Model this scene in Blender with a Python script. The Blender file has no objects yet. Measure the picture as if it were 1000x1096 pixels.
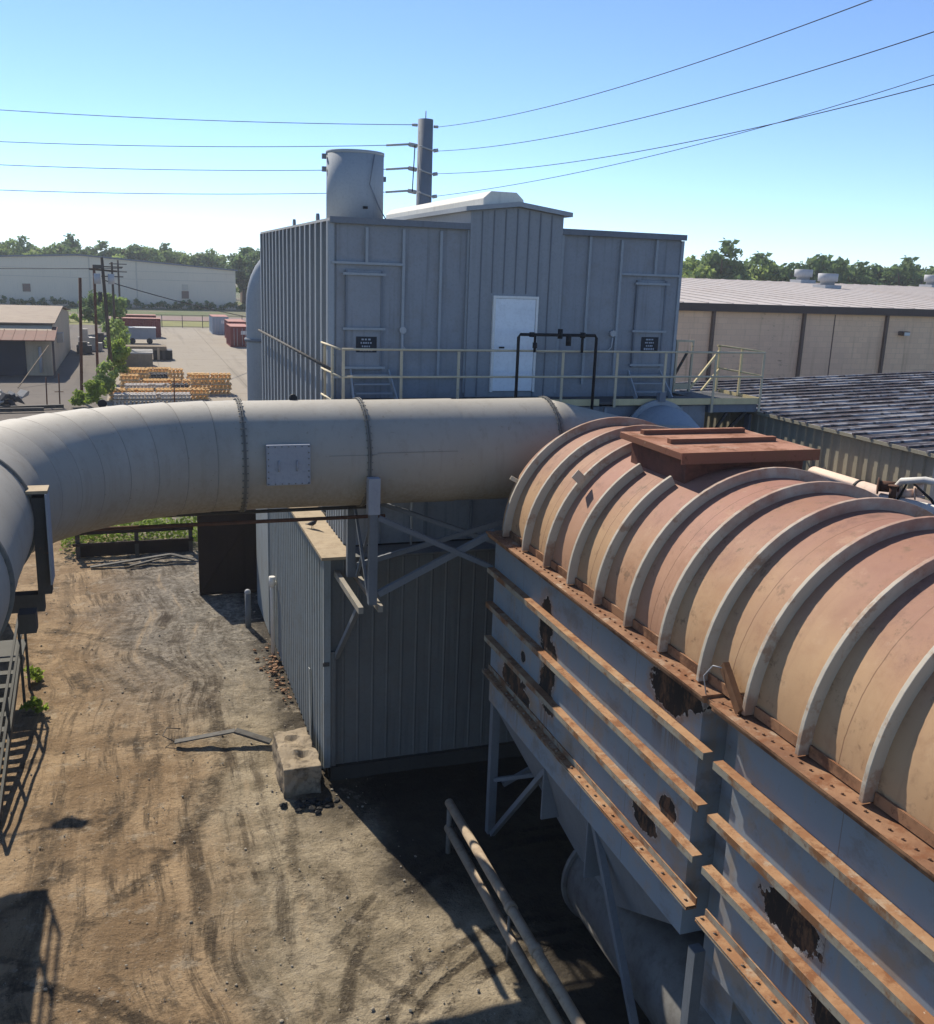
import bpy, bmesh, math, random
from mathutils import Vector, Matrix, noise as mnoise
random.seed(7)
S = bpy.context.scene
C = S.collection
RAD = math.radians

# ---------------------------------------------------------------- camera, sky, sun, exposure
CAM_H = 10.5
SUN_EL, SUN_AZ = 43.0, 14.0          # sun is ahead of the camera, a little to the left of +Y
cd = bpy.data.cameras.new("camera"); cam = bpy.data.objects.new("camera", cd); C.objects.link(cam)
cr = Vector((0.9465572, -0.3205955, 0.0353269)); cu = Vector((0.0451611, 0.2401879, 0.9696753)); cf = Vector((0.3193586, 0.9162578, -0.2418300))
cam.matrix_world = Matrix(((cr.x, cu.x, -cf.x, 0), (cr.y, cu.y, -cf.y, 0), (cr.z, cu.z, -cf.z, CAM_H), (0, 0, 0, 1)))
cd.sensor_fit = 'HORIZONTAL'; cd.sensor_width = 36; cd.lens = 36 * 1.03; cd.clip_start = 0.1; cd.clip_end = 6000
S.camera = cam
W = bpy.data.worlds.new("World"); S.world = W; W.use_nodes = True
wn = W.node_tree; wn.nodes.clear()
wo = wn.nodes.new('ShaderNodeOutputWorld'); wb = wn.nodes.new('ShaderNodeBackground'); sk = wn.nodes.new('ShaderNodeTexSky')
sk.sky_type = 'NISHITA'; sk.sun_disc = False; sk.sun_elevation = RAD(SUN_EL); sk.sun_rotation = RAD(-SUN_AZ)
sk.altitude = 200; sk.air_density = 0.60; sk.dust_density = 0.0; sk.ozone_density = 4.5
wb.inputs['Strength'].default_value = 0.13
wn.links.new(sk.outputs[0], wb.inputs[0]); wn.links.new(wb.outputs[0], wo.inputs[0])
sl = bpy.data.lights.new("sun", 'SUN'); sl.energy = 4.6; sl.angle = RAD(0.5); sl.color = (1.0, 0.91, 0.77)
so = bpy.data.objects.new("sun", sl); C.objects.link(so)
sd = Vector((-math.sin(RAD(SUN_AZ)) * math.cos(RAD(SUN_EL)), math.cos(RAD(SUN_AZ)) * math.cos(RAD(SUN_EL)), math.sin(RAD(SUN_EL))))
so.rotation_euler = sd.to_track_quat('Z', 'Y').to_euler()
S.view_settings.view_transform = 'Standard'; S.view_settings.look = 'None'
S.view_settings.exposure = 0.6; S.view_settings.gamma = 1

# ---------------------------------------------------------------- material helpers
class NT:
    def __init__(s, name):
        s.m = bpy.data.materials.new(name); s.m.use_nodes = True
        s.t = s.m.node_tree; s.t.nodes.clear()
        s.out = s.n('ShaderNodeOutputMaterial'); s.b = s.n('ShaderNodeBsdfPrincipled')
        s.l(s.b.outputs[0], s.out.inputs[0])
        s.geo = s.n('ShaderNodeNewGeometry'); s.pos = s.geo.outputs['Position']
        s.b.inputs['Specular IOR Level'].default_value = 0.16
    def n(s, k): return s.t.nodes.new(k)
    def l(s, a, b): s.t.links.new(a, b)
    def local(s):
        tc = s.n('ShaderNodeTexCoord'); oi = s.n('ShaderNodeObjectInfo')
        v = s.n('ShaderNodeVectorMath'); v.operation = 'ADD'
        s.l(tc.outputs['Object'], v.inputs[0])
        m = s.n('ShaderNodeVectorMath'); m.operation = 'SCALE'; m.inputs[3].default_value = 37.0
        cmb = s.n('ShaderNodeCombineXYZ')
        for i in range(3): s.l(oi.outputs['Random'], cmb.inputs[i])
        s.l(cmb.outputs[0], m.inputs[0]); s.l(m.outputs[0], v.inputs[1]); s.pos = v.outputs[0]
        return s
    def val(s, sock, v):
        if hasattr(v, 'default_value') or hasattr(v, 'is_linked'): s.l(v, sock)
        elif isinstance(v, (tuple, list)): sock.default_value = (*v, 1) if len(v) == 3 and len(sock.default_value) == 4 else v
        else: sock.default_value = v
    def scale(s, v, off=(0, 0, 0), src=None):
        m = s.n('ShaderNodeMapping'); m.inputs['Scale'].default_value = v; m.inputs['Location'].default_value = off
        s.l(src or s.pos, m.inputs[0]); return m.outputs[0]
    def noise(s, sc=1, det=4, ro=.55, vec=None, dist=0):
        n = s.n('ShaderNodeTexNoise'); n.inputs['Scale'].default_value = sc; n.inputs['Detail'].default_value = det
        n.inputs['Roughness'].default_value = ro; n.inputs['Distortion'].default_value = dist
        s.l(vec or s.pos, n.inputs['Vector']); return n.outputs['Fac']
    def ramp(s, f, a, b):
        m = s.n('ShaderNodeMapRange'); m.interpolation_type = 'SMOOTHSTEP'; s.l(f, m.inputs[0])
        m.inputs[1].default_value = a; m.inputs[2].default_value = b; return m.outputs[0]
    def math(s, op, a, b=0.0, c=None):
        m = s.n('ShaderNodeMath'); m.operation = op; s.val(m.inputs[0], a); s.val(m.inputs[1], b)
        if c is not None: s.val(m.inputs[2], c)
        return m.outputs[0]
    def mix(s, f, a, b):
        m = s.n('ShaderNodeMix'); m.data_type = 'RGBA'; s.val(m.inputs[0], f); s.val(m.inputs[6], a); s.val(m.inputs[7], b)
        return m.outputs[2]
    def xyz(s, src=None):
        x = s.n('ShaderNodeSeparateXYZ'); s.l(src or s.pos, x.inputs[0]); return x.outputs
    def bump(s, h, st=.3, d=.02):
        b = s.n('ShaderNodeBump'); b.inputs['Strength'].default_value = st; b.inputs['Distance'].default_value = d
        s.l(h, b.inputs['Height']); s.l(b.outputs[0], s.b.inputs['Normal'])
    def done(s, col, rough=.7, metal=0.0, spec=None):
        s.val(s.b.inputs['Base Color'], col); s.val(s.b.inputs['Roughness'], rough); s.val(s.b.inputs['Metallic'], metal)
        if spec is not None: s.b.inputs['Specular IOR Level'].default_value = spec
        return s.m
def mul(c, k): return tuple(x * k for x in c)

def paint(name, col, var=.18, rust=0.0, streak=.25, rough=.6, sc=1.2, rustcol=(.20, .085, .04), loc=False, fine=.1, dirt=None, dirtamt=.3):
    t = NT(name)
    if loc: t.local()
    c = t.mix(t.noise(sc, 5), mul(col, 1 - var), mul(col, 1 + var))
    f = t.noise(sc * 14, 4, .7); c = t.mix(t.math('MULTIPLY', t.ramp(f, .45, .75), fine * 3), c, mul(col, .6))
    if streak:
        st = t.noise(1, 5, .6, t.scale((7, 7, .35)))
        c = t.mix(t.math('MULTIPLY', t.ramp(st, .5, .75), streak), c, mul(col, .45))
    if dirt:
        c = t.mix(t.math('MULTIPLY', t.ramp(t.noise(sc * 2.2, 7, .65), .45, .7), dirtamt), c, dirt)
    if rust:
        rn = t.noise(sc * 2.5, 8, .68); k = t.ramp(rn, .72 - rust * .4, .80 - rust * .4)
        c = t.mix(k, c, t.mix(t.noise(9, 4), mul(rustcol, .6), mul(rustcol, 1.7)))
    t.bump(t.noise(sc * 8, 5, .6), .12, .01)
    return t.done(c, min(.95, rough + .15))

M = {}
M['duct'] = None
def m_duct():
    t = NT('duct_paint'); col = (.33, .307, .262)
    c = t.mix(t.noise(.9, 5), mul(col, .82), mul(col, 1.12))
    x, y, z = t.xyz()
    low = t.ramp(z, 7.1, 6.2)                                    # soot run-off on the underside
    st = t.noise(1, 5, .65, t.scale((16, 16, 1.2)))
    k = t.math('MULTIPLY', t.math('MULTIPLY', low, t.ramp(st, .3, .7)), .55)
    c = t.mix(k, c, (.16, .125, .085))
    sp = t.ramp(t.noise(5, 6, .7), .70, .74); c = t.mix(t.math('MULTIPLY', sp, .8), c, (.13, .085, .05))
    st2 = t.noise(1, 6, .68, t.scale((7, 7, .35))); c = t.mix(t.math('MULTIPLY', t.ramp(st2, .50, .68), .25), c, (.20, .175, .14))
    c = t.mix(t.math('MULTIPLY', t.ramp(t.noise(1.7, 9, .75), .54, .66), .18), c, (.20, .165, .12)); c = t.mix(t.math('MULTIPLY', t.ramp(t.noise(9, 8, .78), .62, .68), .6), c, (.14, .085, .05))
    c = t.mix(t.math('MULTIPLY', t.ramp(t.noise(.8, 7, .7, t.scale((1, 1, 1), (6, 2, 8))), .52, .66), .25), c, (.42, .40, .36))
    t.bump(t.noise(2.2, 4), .12, .03)
    return t.done(c, .62, 0, .3)
M['duct'] = m_duct()
M['duct_panel'] = paint('duct_panel_paint', (.30, .32, .35), rust=.05)
M['bag'] = paint('baghouse_paint', (.255, .275, .305), var=.14, streak=.5, rust=.03, rough=.6, dirt=(.2, .18, .15), dirtamt=.25)
M['bag_trim'] = paint('baghouse_trim', (.31, .34, .37), var=.1, streak=.15, rust=.03)
M['bag_dark'] = paint('baghouse_dark_trim', (.17, .19, .22), rust=.08)
M['pent'] = paint('penthouse_siding', (.265, .285, .31), var=.06, streak=.2, rough=.5)
M['white_vent'] = paint('ridge_vent_metal', (.62, .60, .54), var=.1)
M['roof_metal'] = paint('roof_metal', (.45, .44, .42), var=.12)
M['door'] = paint('door_paint', (.74, .79, .84), var=.05, streak=.08, rough=.45, dirt=(.4, .42, .45), dirtamt=.15)
M['frame_white'] = paint('door_frame_paint', (.72, .72, .7), var=.05)
M['rail'] = paint('cream_rail_paint', (.50, .44, .32), var=.2, rust=.22, sc=3)
M['rail_yellow'] = paint('yellow_rail_paint', (.60, .51, .30), var=.15, rust=.08, sc=3)
M['deck'] = paint('deck_grating', (.10, .10, .10), var=.3, rust=.2)
M['black'] = paint('black_pipe_paint', (.022, .022, .025), var=.2, streak=0, rough=.4)
M['steel_dark'] = paint('dark_steel', (.075, .07, .065), var=.3, rust=.25, sc=2)
M['flange_paint'] = paint('flange_paint', (.17, .165, .15), var=.3, rust=.15, sc=3)
M['seam_paint'] = paint('seam_paint', (.16, .15, .13), var=.3, rust=.05, sc=3)
M['steel_grey'] = paint('grey_steel', (.145, .16, .175), var=.2, rust=.12, sc=2)
M['rusty'] = paint('rusty_steel', (.12, .065, .045), var=.35, streak=.3, sc=2, rough=.85, dirt=(.05, .035, .03), dirtamt=.6)
M['rust_panel'] = paint('rust_brown_panel', (.040, .028, .023), var=.3, streak=.4, sc=1.2, rough=.9)
M['corr'] = paint('corrugated_siding', (.135, .138, .132), var=.15, streak=.45, rust=.06, rough=.6, rustcol=(.12, .08, .05), dirt=(.13, .11, .09), dirtamt=.4)  # annex front: base darkened to carry its deep shade
M['corr_lit'] = paint('corrugated_side_sheet', (.25, .275, .275), var=.12, streak=.4, rough=.5, dirt=(.2, .17, .13), dirtamt=.35)  # lighter copy of the annex siding for the sunlit side
M['coping'] = paint('dusty_coping', (.36, .285, .19), var=.25, streak=0, sc=3, dirt=(.22, .16, .1), dirtamt=.5)
M['concrete'] = paint('old_concrete', (.29, .235, .165), var=.25, streak=.2, rough=.95, sc=2.5, dirt=(.07, .055, .04), dirtamt=.8)
M['foundation'] = paint('dark_foundation', (.045, .043, .04), var=.3, rough=.95)
M['shed_wall'] = paint('olive_corrugated', (.34, .315, .235), var=.15, streak=.35, rust=.05)
M['dust'] = paint('dust_covered_steel', (.15, .147, .138), var=.3, streak=.3, rough=.95, sc=2, dirt=(.09, .08, .07), dirtamt=.6, rust=.08)
M['rust_tan'] = paint('rusty_tan_pipe', (.33, .265, .19), var=.3, rust=.2, sc=3, dirt=(.14, .09, .06), dirtamt=.5)
M['dusty_steel'] = paint('dusty_steel', (.27, .245, .20), var=.3, rust=.1, sc=3)
M['stair_paint'] = paint('stair_paint', (.085, .085, .075), var=.3, rust=.2, sc=2)
M['galv'] = paint('galvanised', (.40, .41, .42), var=.15, rough=.45)
M['galv_dull'] = paint('dull_sheet_metal', (.11, .105, .095), var=.4, rust=.12, sc=3, dirt=(.05, .04, .03), dirtamt=.7)
M['pale_pipe'] = paint('pale_pipe_paint', (.62, .48, .40), var=.15, rust=.05, sc=3)
M['white_pvc'] = paint('white_pipe_paint', (.62, .60, .55), var=.12, rust=.05, sc=3)
M['timber'] = paint('weathered_timber', (.25, .2, .14), var=.3, rough=.9, sc=3)
M['timber_burnt'] = paint('burnt_wood', (.13, .07, .04), var=.5, rough=.9, sc=6)
M['pole_wood'] = paint('pole_wood', (.10, .075, .055), var=.3, streak=.4, rough=.95)
M['rust_post'] = paint('rusty_post', (.12, .055, .035), var=.3, rough=.9)
M['sign'] = paint('sign_black', (.03, .035, .045), var=.1, streak=0)
M['sign_mark'] = paint('sign_lettering', (.34, .37, .42), var=.1, streak=0)
M['cable'] = paint('wire_insulation', (.035, .035, .04), var=.1, streak=0)
M['glass'] = NT('lamp_lens').done((.55, .58, .6), .15)
M['bird'] = paint('pigeon_feathers', (.045, .047, .055), var=.3, streak=0, sc=20)
M['orange'] = paint('orange_castings', (.72, .44, .17), var=.35, streak=0, sc=1.5, rough=.7, dirt=(.55, .36, .18), dirtamt=.6)
M['white_cast'] = paint('pale_castings', (.55, .50, .44), var=.25, streak=0, sc=1.5)
M['dark_cast'] = paint('dark_castings', (.08, .08, .085), var=.25, streak=0, sc=1.5)
M['cont_red'] = paint('container_red', (.21, .055, .05), var=.25, streak=.35, sc=.6, rust=.08, loc=True)
M['cont_roof'] = paint('container_roof', (.36, .16, .13), var=.25, streak=0, sc=.6, loc=True)
M['cont_grey'] = paint('container_grey', (.34, .40, .45), var=.15, streak=.3, sc=.6, loc=True)
M['placard'] = paint('placard_white', (.72, .70, .68), var=.05, streak=0)
M['far_wall'] = paint('pale_tilt_up_wall', (.76, .65, .50), var=.10, streak=.25, sc=.08, rough=.9, fine=0)
M['far_band'] = paint('wall_band', (.60, .52, .41), var=.1, streak=.1, sc=.1)
M['brownwall'] = paint('brown_far_wall', (.2, .13, .1), var=.2, sc=.3)
M['tan_shed'] = paint('tan_shed_siding', (.46, .38, .27), var=.15, streak=.35, sc=.5)
M['tan_roof'] = paint('tan_shed_roof', (.24, .185, .135), var=.15, streak=0, sc=.4, dirt=(.15, .10, .075), dirtamt=.5)
M['red_roof'] = paint('rust_red_roof', (.15, .058, .042), var=.25, streak=0, sc=.5, dirt=(.09, .045, .035), dirtamt=.5)
M['dark_in'] = paint('dark_interior', (.03, .035, .05), var=.2, streak=0)
M['scrap'] = paint('scrap_sheet', (.05, .052, .06), var=.5, streak=0, rust=.25, sc=1.5, loc=True)
M['scrap_pale'] = paint('scrap_pale', (.42, .40, .36), var=.3, streak=0, rust=.1, sc=1.5, loc=True)
M['bark'] = paint('bark', (.09, .07, .05), var=.3, streak=.2)

def m_leaf(name, a, b, tr=.5):
    t = NT(name).local()
    oi = t.n('ShaderNodeObjectInfo')
    c = t.mix(t.noise(.55, 3), a, b)
    c = t.mix(t.math('MULTIPLY', oi.outputs['Random'], .5), c, mul(b, .8))
    t.val(t.b.inputs['Base Color'], c); t.b.inputs['Roughness'].default_value = .7
    tl = t.n('ShaderNodeBsdfTranslucent'); t.l(c, tl.inputs[0]); mx = t.n('ShaderNodeMixShader'); mx.inputs[0].default_value = tr
    t.l(t.b.outputs[0], mx.inputs[1]); t.l(tl.outputs[0], mx.inputs[2]); t.l(mx.outputs[0], t.out.inputs[0])
    return t.m
M['leaf'] = m_leaf('leaf_mid', (.13, .21, .06), (.25, .34, .11))
M['leaf_dark'] = m_leaf('leaf_dark', (.085, .15, .06), (.16, .24, .085))
M['leaf_pale'] = m_leaf('leaf_pale', (.20, .29, .08), (.34, .43, .13))
M['weed'] = m_leaf('weed_leaf', (.17, .26, .03), (.32, .42, .07), .5)

def m_tank_barrel():
    t = NT('rust_blushed_barrel'); x, y, z = t.xyz()
    tan = t.mix(t.noise(1.1, 6), (.37, .225, .118), (.47, .31, .18))
    rust = t.mix(t.noise(2, 6, .65), (.20, .088, .062), (.35, .19, .135))
    zz = t.math('ADD', z, t.math('MULTIPLY', t.math('SUBTRACT', t.noise(.9, 5), .5), 1.8))
    c = t.mix(t.math('MULTIPLY', t.ramp(zz, 6.55, 7.9), .95), tan, rust)
    ny = t.math('ADD', y, t.math('MULTIPLY', t.math('SUBTRACT', t.noise(1.3, 3), .5), .35))
    for a, b, k in ((12.55, 13.35, .85), (10.75, 11.55, .55), (9.85, 10.65, .95)):
        inb = t.math('MULTIPLY', t.ramp(ny, a - .15, a + .1), t.ramp(ny, b + .15, b - .1))
        c = t.mix(t.math('MULTIPLY', inb, k * .55), c, t.mix(t.noise(3, 5), (.27, .115, .085), (.42, .22, .16)))
    sp = t.math('MULTIPLY', t.ramp(t.noise(6, 8, .74), .53, .64), t.ramp(t.noise(1.4, 4), .42, .58))
    c = t.mix(t.math('MULTIPLY', t.ramp(t.noise(1.0, 8, .7, t.scale((1, 1, 1), (3, 8, 1))), .5, .68), .45), c, (.30, .15, .08))
    c = t.mix(t.math('MULTIPLY', sp, .7), c, (.16, .10, .06))
    dk = t.math('MULTIPLY', t.ramp(t.noise(2.0, 8, .72), .50, .66), t.ramp(zz, 6.7, 7.9)); c = t.mix(t.math('MULTIPLY', dk, .75), c, (.17, .085, .065))
    seam = None
    for y0 in (13.84, 12.04, 10.24, 8.44, 6.64, 4.84):
        d = t.math('ABSOLUTE', t.math('SUBTRACT', t.math('ADD', y, t.math('MULTIPLY', t.math('SUBTRACT', t.noise(3, 4), .5), .05)), y0))
        k = t.math('LESS_THAN', d, .006); seam = k if seam is None else t.math('MAXIMUM', seam, k)
    c = t.mix(t.math('MULTIPLY', seam, .75), c, (.14, .07, .04))
    c = t.mix(t.math('MULTIPLY', t.ramp(t.noise(1.6, 10, .76, t.scale((1, 1, 1), (11, 4, 2))), .52, .66), .28), c, (.22, .11, .065)); c = t.mix(t.math('MULTIPLY', t.ramp(t.noise(2.4, 9, .75, t.scale((1, 1, 1), (2, 14, 6))), .56, .70), .22), c, (.55, .40, .26))
    run = t.noise(1, 5, .6, t.scale((1.2, 12, .8)))
    c = t.mix(t.math('MULTIPLY', t.ramp(run, .52, .72), .28), c, (.27, .15, .085))
    t.bump(t.noise(3, 5), .12, .03)
    return t.done(c, .72, 0, .25)
M['barrel'] = m_tank_barrel()
def m_rib():
    t = NT('rib_paint'); x, y, z = t.xyz()
    c = t.mix(t.noise(2, 5), (.39, .35, .285), (.49, .445, .365))
    zz = t.math('ADD', z, t.math('MULTIPLY', t.math('SUBTRACT', t.noise(2.2, 6, .65), .5), 1.6))
    c = t.mix(t.math('MULTIPLY', t.ramp(zz, 7.5, 8.3), .85), c, t.mix(t.noise(5, 5), (.20, .09, .06), (.40, .21, .15)))
    c = t.mix(t.math('MULTIPLY', t.ramp(t.noise(3, 9, .75), .52, .64), .6), c, (.27, .15, .085)); c = t.mix(t.math('MULTIPLY', t.ramp(zz, 6.35, 5.9), .7), c, (.24, .125, .07))
    t.bump(t.noise(9, 5), .15, .01); return t.done(c, .8)
M['rib'] = m_rib()
def m_stiff(name, a, b, side):
    t = NT(name)
    c = t.mix(t.ramp(t.noise(1.1, 8, .7), .38, .62), a, b)
    c = t.mix(t.math('MULTIPLY', t.ramp(t.noise(2.6, 9, .75), .50, .62), .8), c, (.16, .065, .03))
    c = t.mix(t.math('MULTIPLY', t.ramp(t.noise(1.7, 9, .75, t.scale((1, 1, 1), (7, 3, 2))), .55, .66), .6), c, (.40, .35, .27))
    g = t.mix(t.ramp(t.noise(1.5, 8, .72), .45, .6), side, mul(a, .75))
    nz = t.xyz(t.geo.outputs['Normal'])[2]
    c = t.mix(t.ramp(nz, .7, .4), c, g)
    c = t.mix(t.math('MULTIPLY', t.ramp(t.noise(9, 8, .78), .57, .66), .7), c, (.085, .042, .025))
    c = t.mix(t.ramp(t.noise(16, 6, .75), .68, .72), c, (.55, .48, .40))
    t.bump(t.noise(22, 6, .7), .3, .008); return t.done(c, .9)
M['stiff'] = m_stiff('stiffener_rust', (.25, .125, .062), (.36, .22, .122), (.27, .25, .20))
M['flange_rust'] = m_stiff('flange_rust', (.17, .088, .052), (.28, .16, .092), (.30, .165, .09))
M['hatch_rust'] = m_stiff('hatch_rust', (.25, .115, .07), (.38, .20, .135), (.20, .085, .055))
M['hatch_dark'] = paint('hatch_dark_rust', (.13, .058, .042), var=.35, streak=.3, sc=3, dirt=(.05, .03, .025), dirtamt=.5)

HOLES = [(9.45, 5.62, .44, .26), (13.2, 5.1, .25, .44), (12.95, 4.5, .24, .4), (14.45, 3.62, .6, .2), (13.95, 3.52, .3, .14), (13.1, 4.05, .24, .3), (12.9, 3.85, .2, .2), (14.05, 4.2, .09, .1), (9.76, 3.68, .34, .16), (9.25, 4.12, .2, .17), (6.85, 4.28, .44, .27), (6.3, 3.85, .25, .14), (6.15, 3.7, .3, .2), (9.0, 5.72, .3, .13), (7.0, 3.9, .25, .1)]
def m_tank_wall():
    t = NT('scaled_blue_grey_wall'); x, y, z = t.xyz()
    c = t.mix(t.noise(.8, 5), (.16, .205, .25), (.235, .28, .32))
    run = t.noise(1, 5, .6, t.scale((5, 5, .5)))
    c = t.mix(t.math('MULTIPLY', t.ramp(run, .5, .75), .45), c, (.29, .22, .15))
    c = t.mix(t.math('MULTIPLY', t.ramp(t.noise(.8, 7, .66), .48, .68), .7), c, (.27, .19, .12)); c = t.mix(t.math('MULTIPLY', t.ramp(t.noise(1.4, 8, .72, t.scale((1, .7, 1), (9, 2, 4))), .52, .66), .5), c, (.13, .11, .095))
    c = t.mix(t.math('MULTIPLY', t.ramp(t.noise(6, 6, .7), .6, .7), .5), c, (.15, .11, .08))
    n1 = t.math('MULTIPLY', t.math('SUBTRACT', t.noise(4.5, 7, .68), .5), 1.5)
    hm = None; rim = None
    for (hy, hz, a, b) in HOLES:
        dy = t.math('DIVIDE', t.math('SUBTRACT', y, hy), a); dz = t.math('DIVIDE', t.math('SUBTRACT', z, hz), b)
        d = t.math('ADD', t.math('SQRT', t.math('ADD', t.math('MULTIPLY', dy, dy), t.math('MULTIPLY', dz, dz))), n1)
        hm = d if hm is None else t.math('MINIMUM', hm, d)
    runs = None
    for (hy, hz, a, b) in [q_ for q_ in HOLES if q_[2] * q_[3] > .06]:
        dy = t.math('ABSOLUTE', t.math('DIVIDE', t.math('SUBTRACT', y, hy), a * .9)); dz = t.math('SUBTRACT', hz, z)
        q = t.math('MULTIPLY', t.ramp(dy, 1.0, .6), t.math('MULTIPLY', t.ramp(dz, -.05, .1), t.ramp(dz, b + .75, b + .1))); runs = q if runs is None else t.math('MAXIMUM', runs, q)
    runs = t.math('MULTIPLY', runs, t.ramp(t.noise(1, 6, .65, t.scale((14, 14, .5))), .42, .62)); c = t.mix(t.math('MULTIPLY', runs, .8), c, (.15, .085, .05))
    halo = t.ramp(hm, 1.5, 1.0); c = t.mix(t.math('MULTIPLY', halo, .6), c, (.27, .165, .10)); rimk = t.math('MULTIPLY', t.ramp(hm, 1.09, 1.05), t.ramp(t.noise(9, 4), .4, .6)); c = t.mix(t.math('MULTIPLY', rimk, .8), c, (.46, .44, .40))
    k = t.ramp(hm, 1.02, .98)
    blk = t.mix(t.ramp(t.noise(3.5, 8, .75, t.scale((1, 1, .45))), .47, .63), (.016, .014, .013), (.12, .062, .034))
    c = t.mix(k, c, blk)
    for y0 in (11.6, 10.3, 14.2, 6.35, 4.3):
        c = t.mix(t.math('MULTIPLY', t.math('LESS_THAN', t.math('ABSOLUTE', t.math('SUBTRACT', y, y0)), .006), .6), c, (.12, .09, .07))
    h = t.math('SUBTRACT', t.math('MULTIPLY', t.noise(5, 6), .25), k)
    t.bump(h, .5, .02)
    return t.done(c, t.math('ADD', t.math('MULTIPLY', k, .3), .6), 0, .3)
M['tank_wall'] = m_tank_wall()

def m_blockwall():
    t = NT('tan_block_wall'); x, y, z = t.xyz()
    cmb = t.n('ShaderNodeCombineXYZ'); t.l(x, cmb.inputs[0]); t.l(z, cmb.inputs[1])
    b = t.n('ShaderNodeTexBrick'); b.inputs['Scale'].default_value = 1.0; b.inputs['Brick Width'].default_value = .8; b.inputs['Row Height'].default_value = .4
    b.inputs['Mortar Size'].default_value = .018; b.inputs['Color1'].default_value = (.82, .57, .39, 1); b.inputs['Color2'].default_value = (.74, .51, .35, 1); b.inputs['Mortar'].default_value = (.66, .46, .32, 1)
    t.l(cmb.outputs[0], b.inputs[0])
    c = t.mix(t.math('MULTIPLY', t.ramp(t.noise(.12, 5), .35, .7), .45), b.outputs['Color'], (.60, .42, .32))
    st = t.noise(1, 6, .65, t.scale((1.6, 1.6, .12)))
    c = t.mix(t.math('MULTIPLY', t.ramp(st, .52, .72), .45), c, (.33, .22, .14))
    c = t.mix(t.math('MULTIPLY', t.math('MULTIPLY', t.ramp(t.noise(2.2, 6, .7, t.scale((.5, .5, 1.6))), .56, .66), t.ramp(t.noise(.15, 3), .45, .62)), .7), c, (.26, .18, .13))
    return t.done(c, .9)
M['cmu'] = m_blockwall()
def m_shed_roof(name, lo, hi, a, b_):
    t = NT(name); x, y, z = t.xyz()
    n1 = t.noise(1, 7, .68, t.scale((.75, 3.0, 1)), .4); n2 = t.noise(.45, 5, .6)
    th = t.math('ADD', n1, t.math('MULTIPLY', t.math('SUBTRACT', n2, .5), .35))
    c = t.mix(t.ramp(th, lo, hi), a, b_)
    c = t.mix(t.math('MULTIPLY', t.ramp(t.noise(2.1, 6, .7, t.scale((1, 2, 1), (5, 9, 0))), .50, .62), .8), c, (.06, .034, .03))
    row = t.math('FRACT', t.math('DIVIDE', t.math('ADD', x, t.math('MULTIPLY', y, .02)), 1.15)); c = t.mix(t.math('MULTIPLY', t.math('LESS_THAN', row, .07), .7), c, (.02, .016, .016))
    return t.done(c, .6, 0, .25)
M['shed_roof'] = m_shed_roof('weathered_roof_pan', .48, .62, (.040, .034, .036), (.22, .22, .235))
M['shed_rib'] = m_shed_roof('weathered_roof_rib', .44, .56, (.085, .072, .072), (.34, .335, .345))
M['wh_roof'] = paint('warehouse_roof', (.46, .42, .395), var=.1, streak=0, sc=.12, dirt=(.37, .315, .28), dirtamt=.5)
M['fascia'] = paint('brown_fascia', (.085, .065, .06), var=.15)
M['spout'] = paint('brown_downspout', (.14, .10, .085), var=.15)

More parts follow.
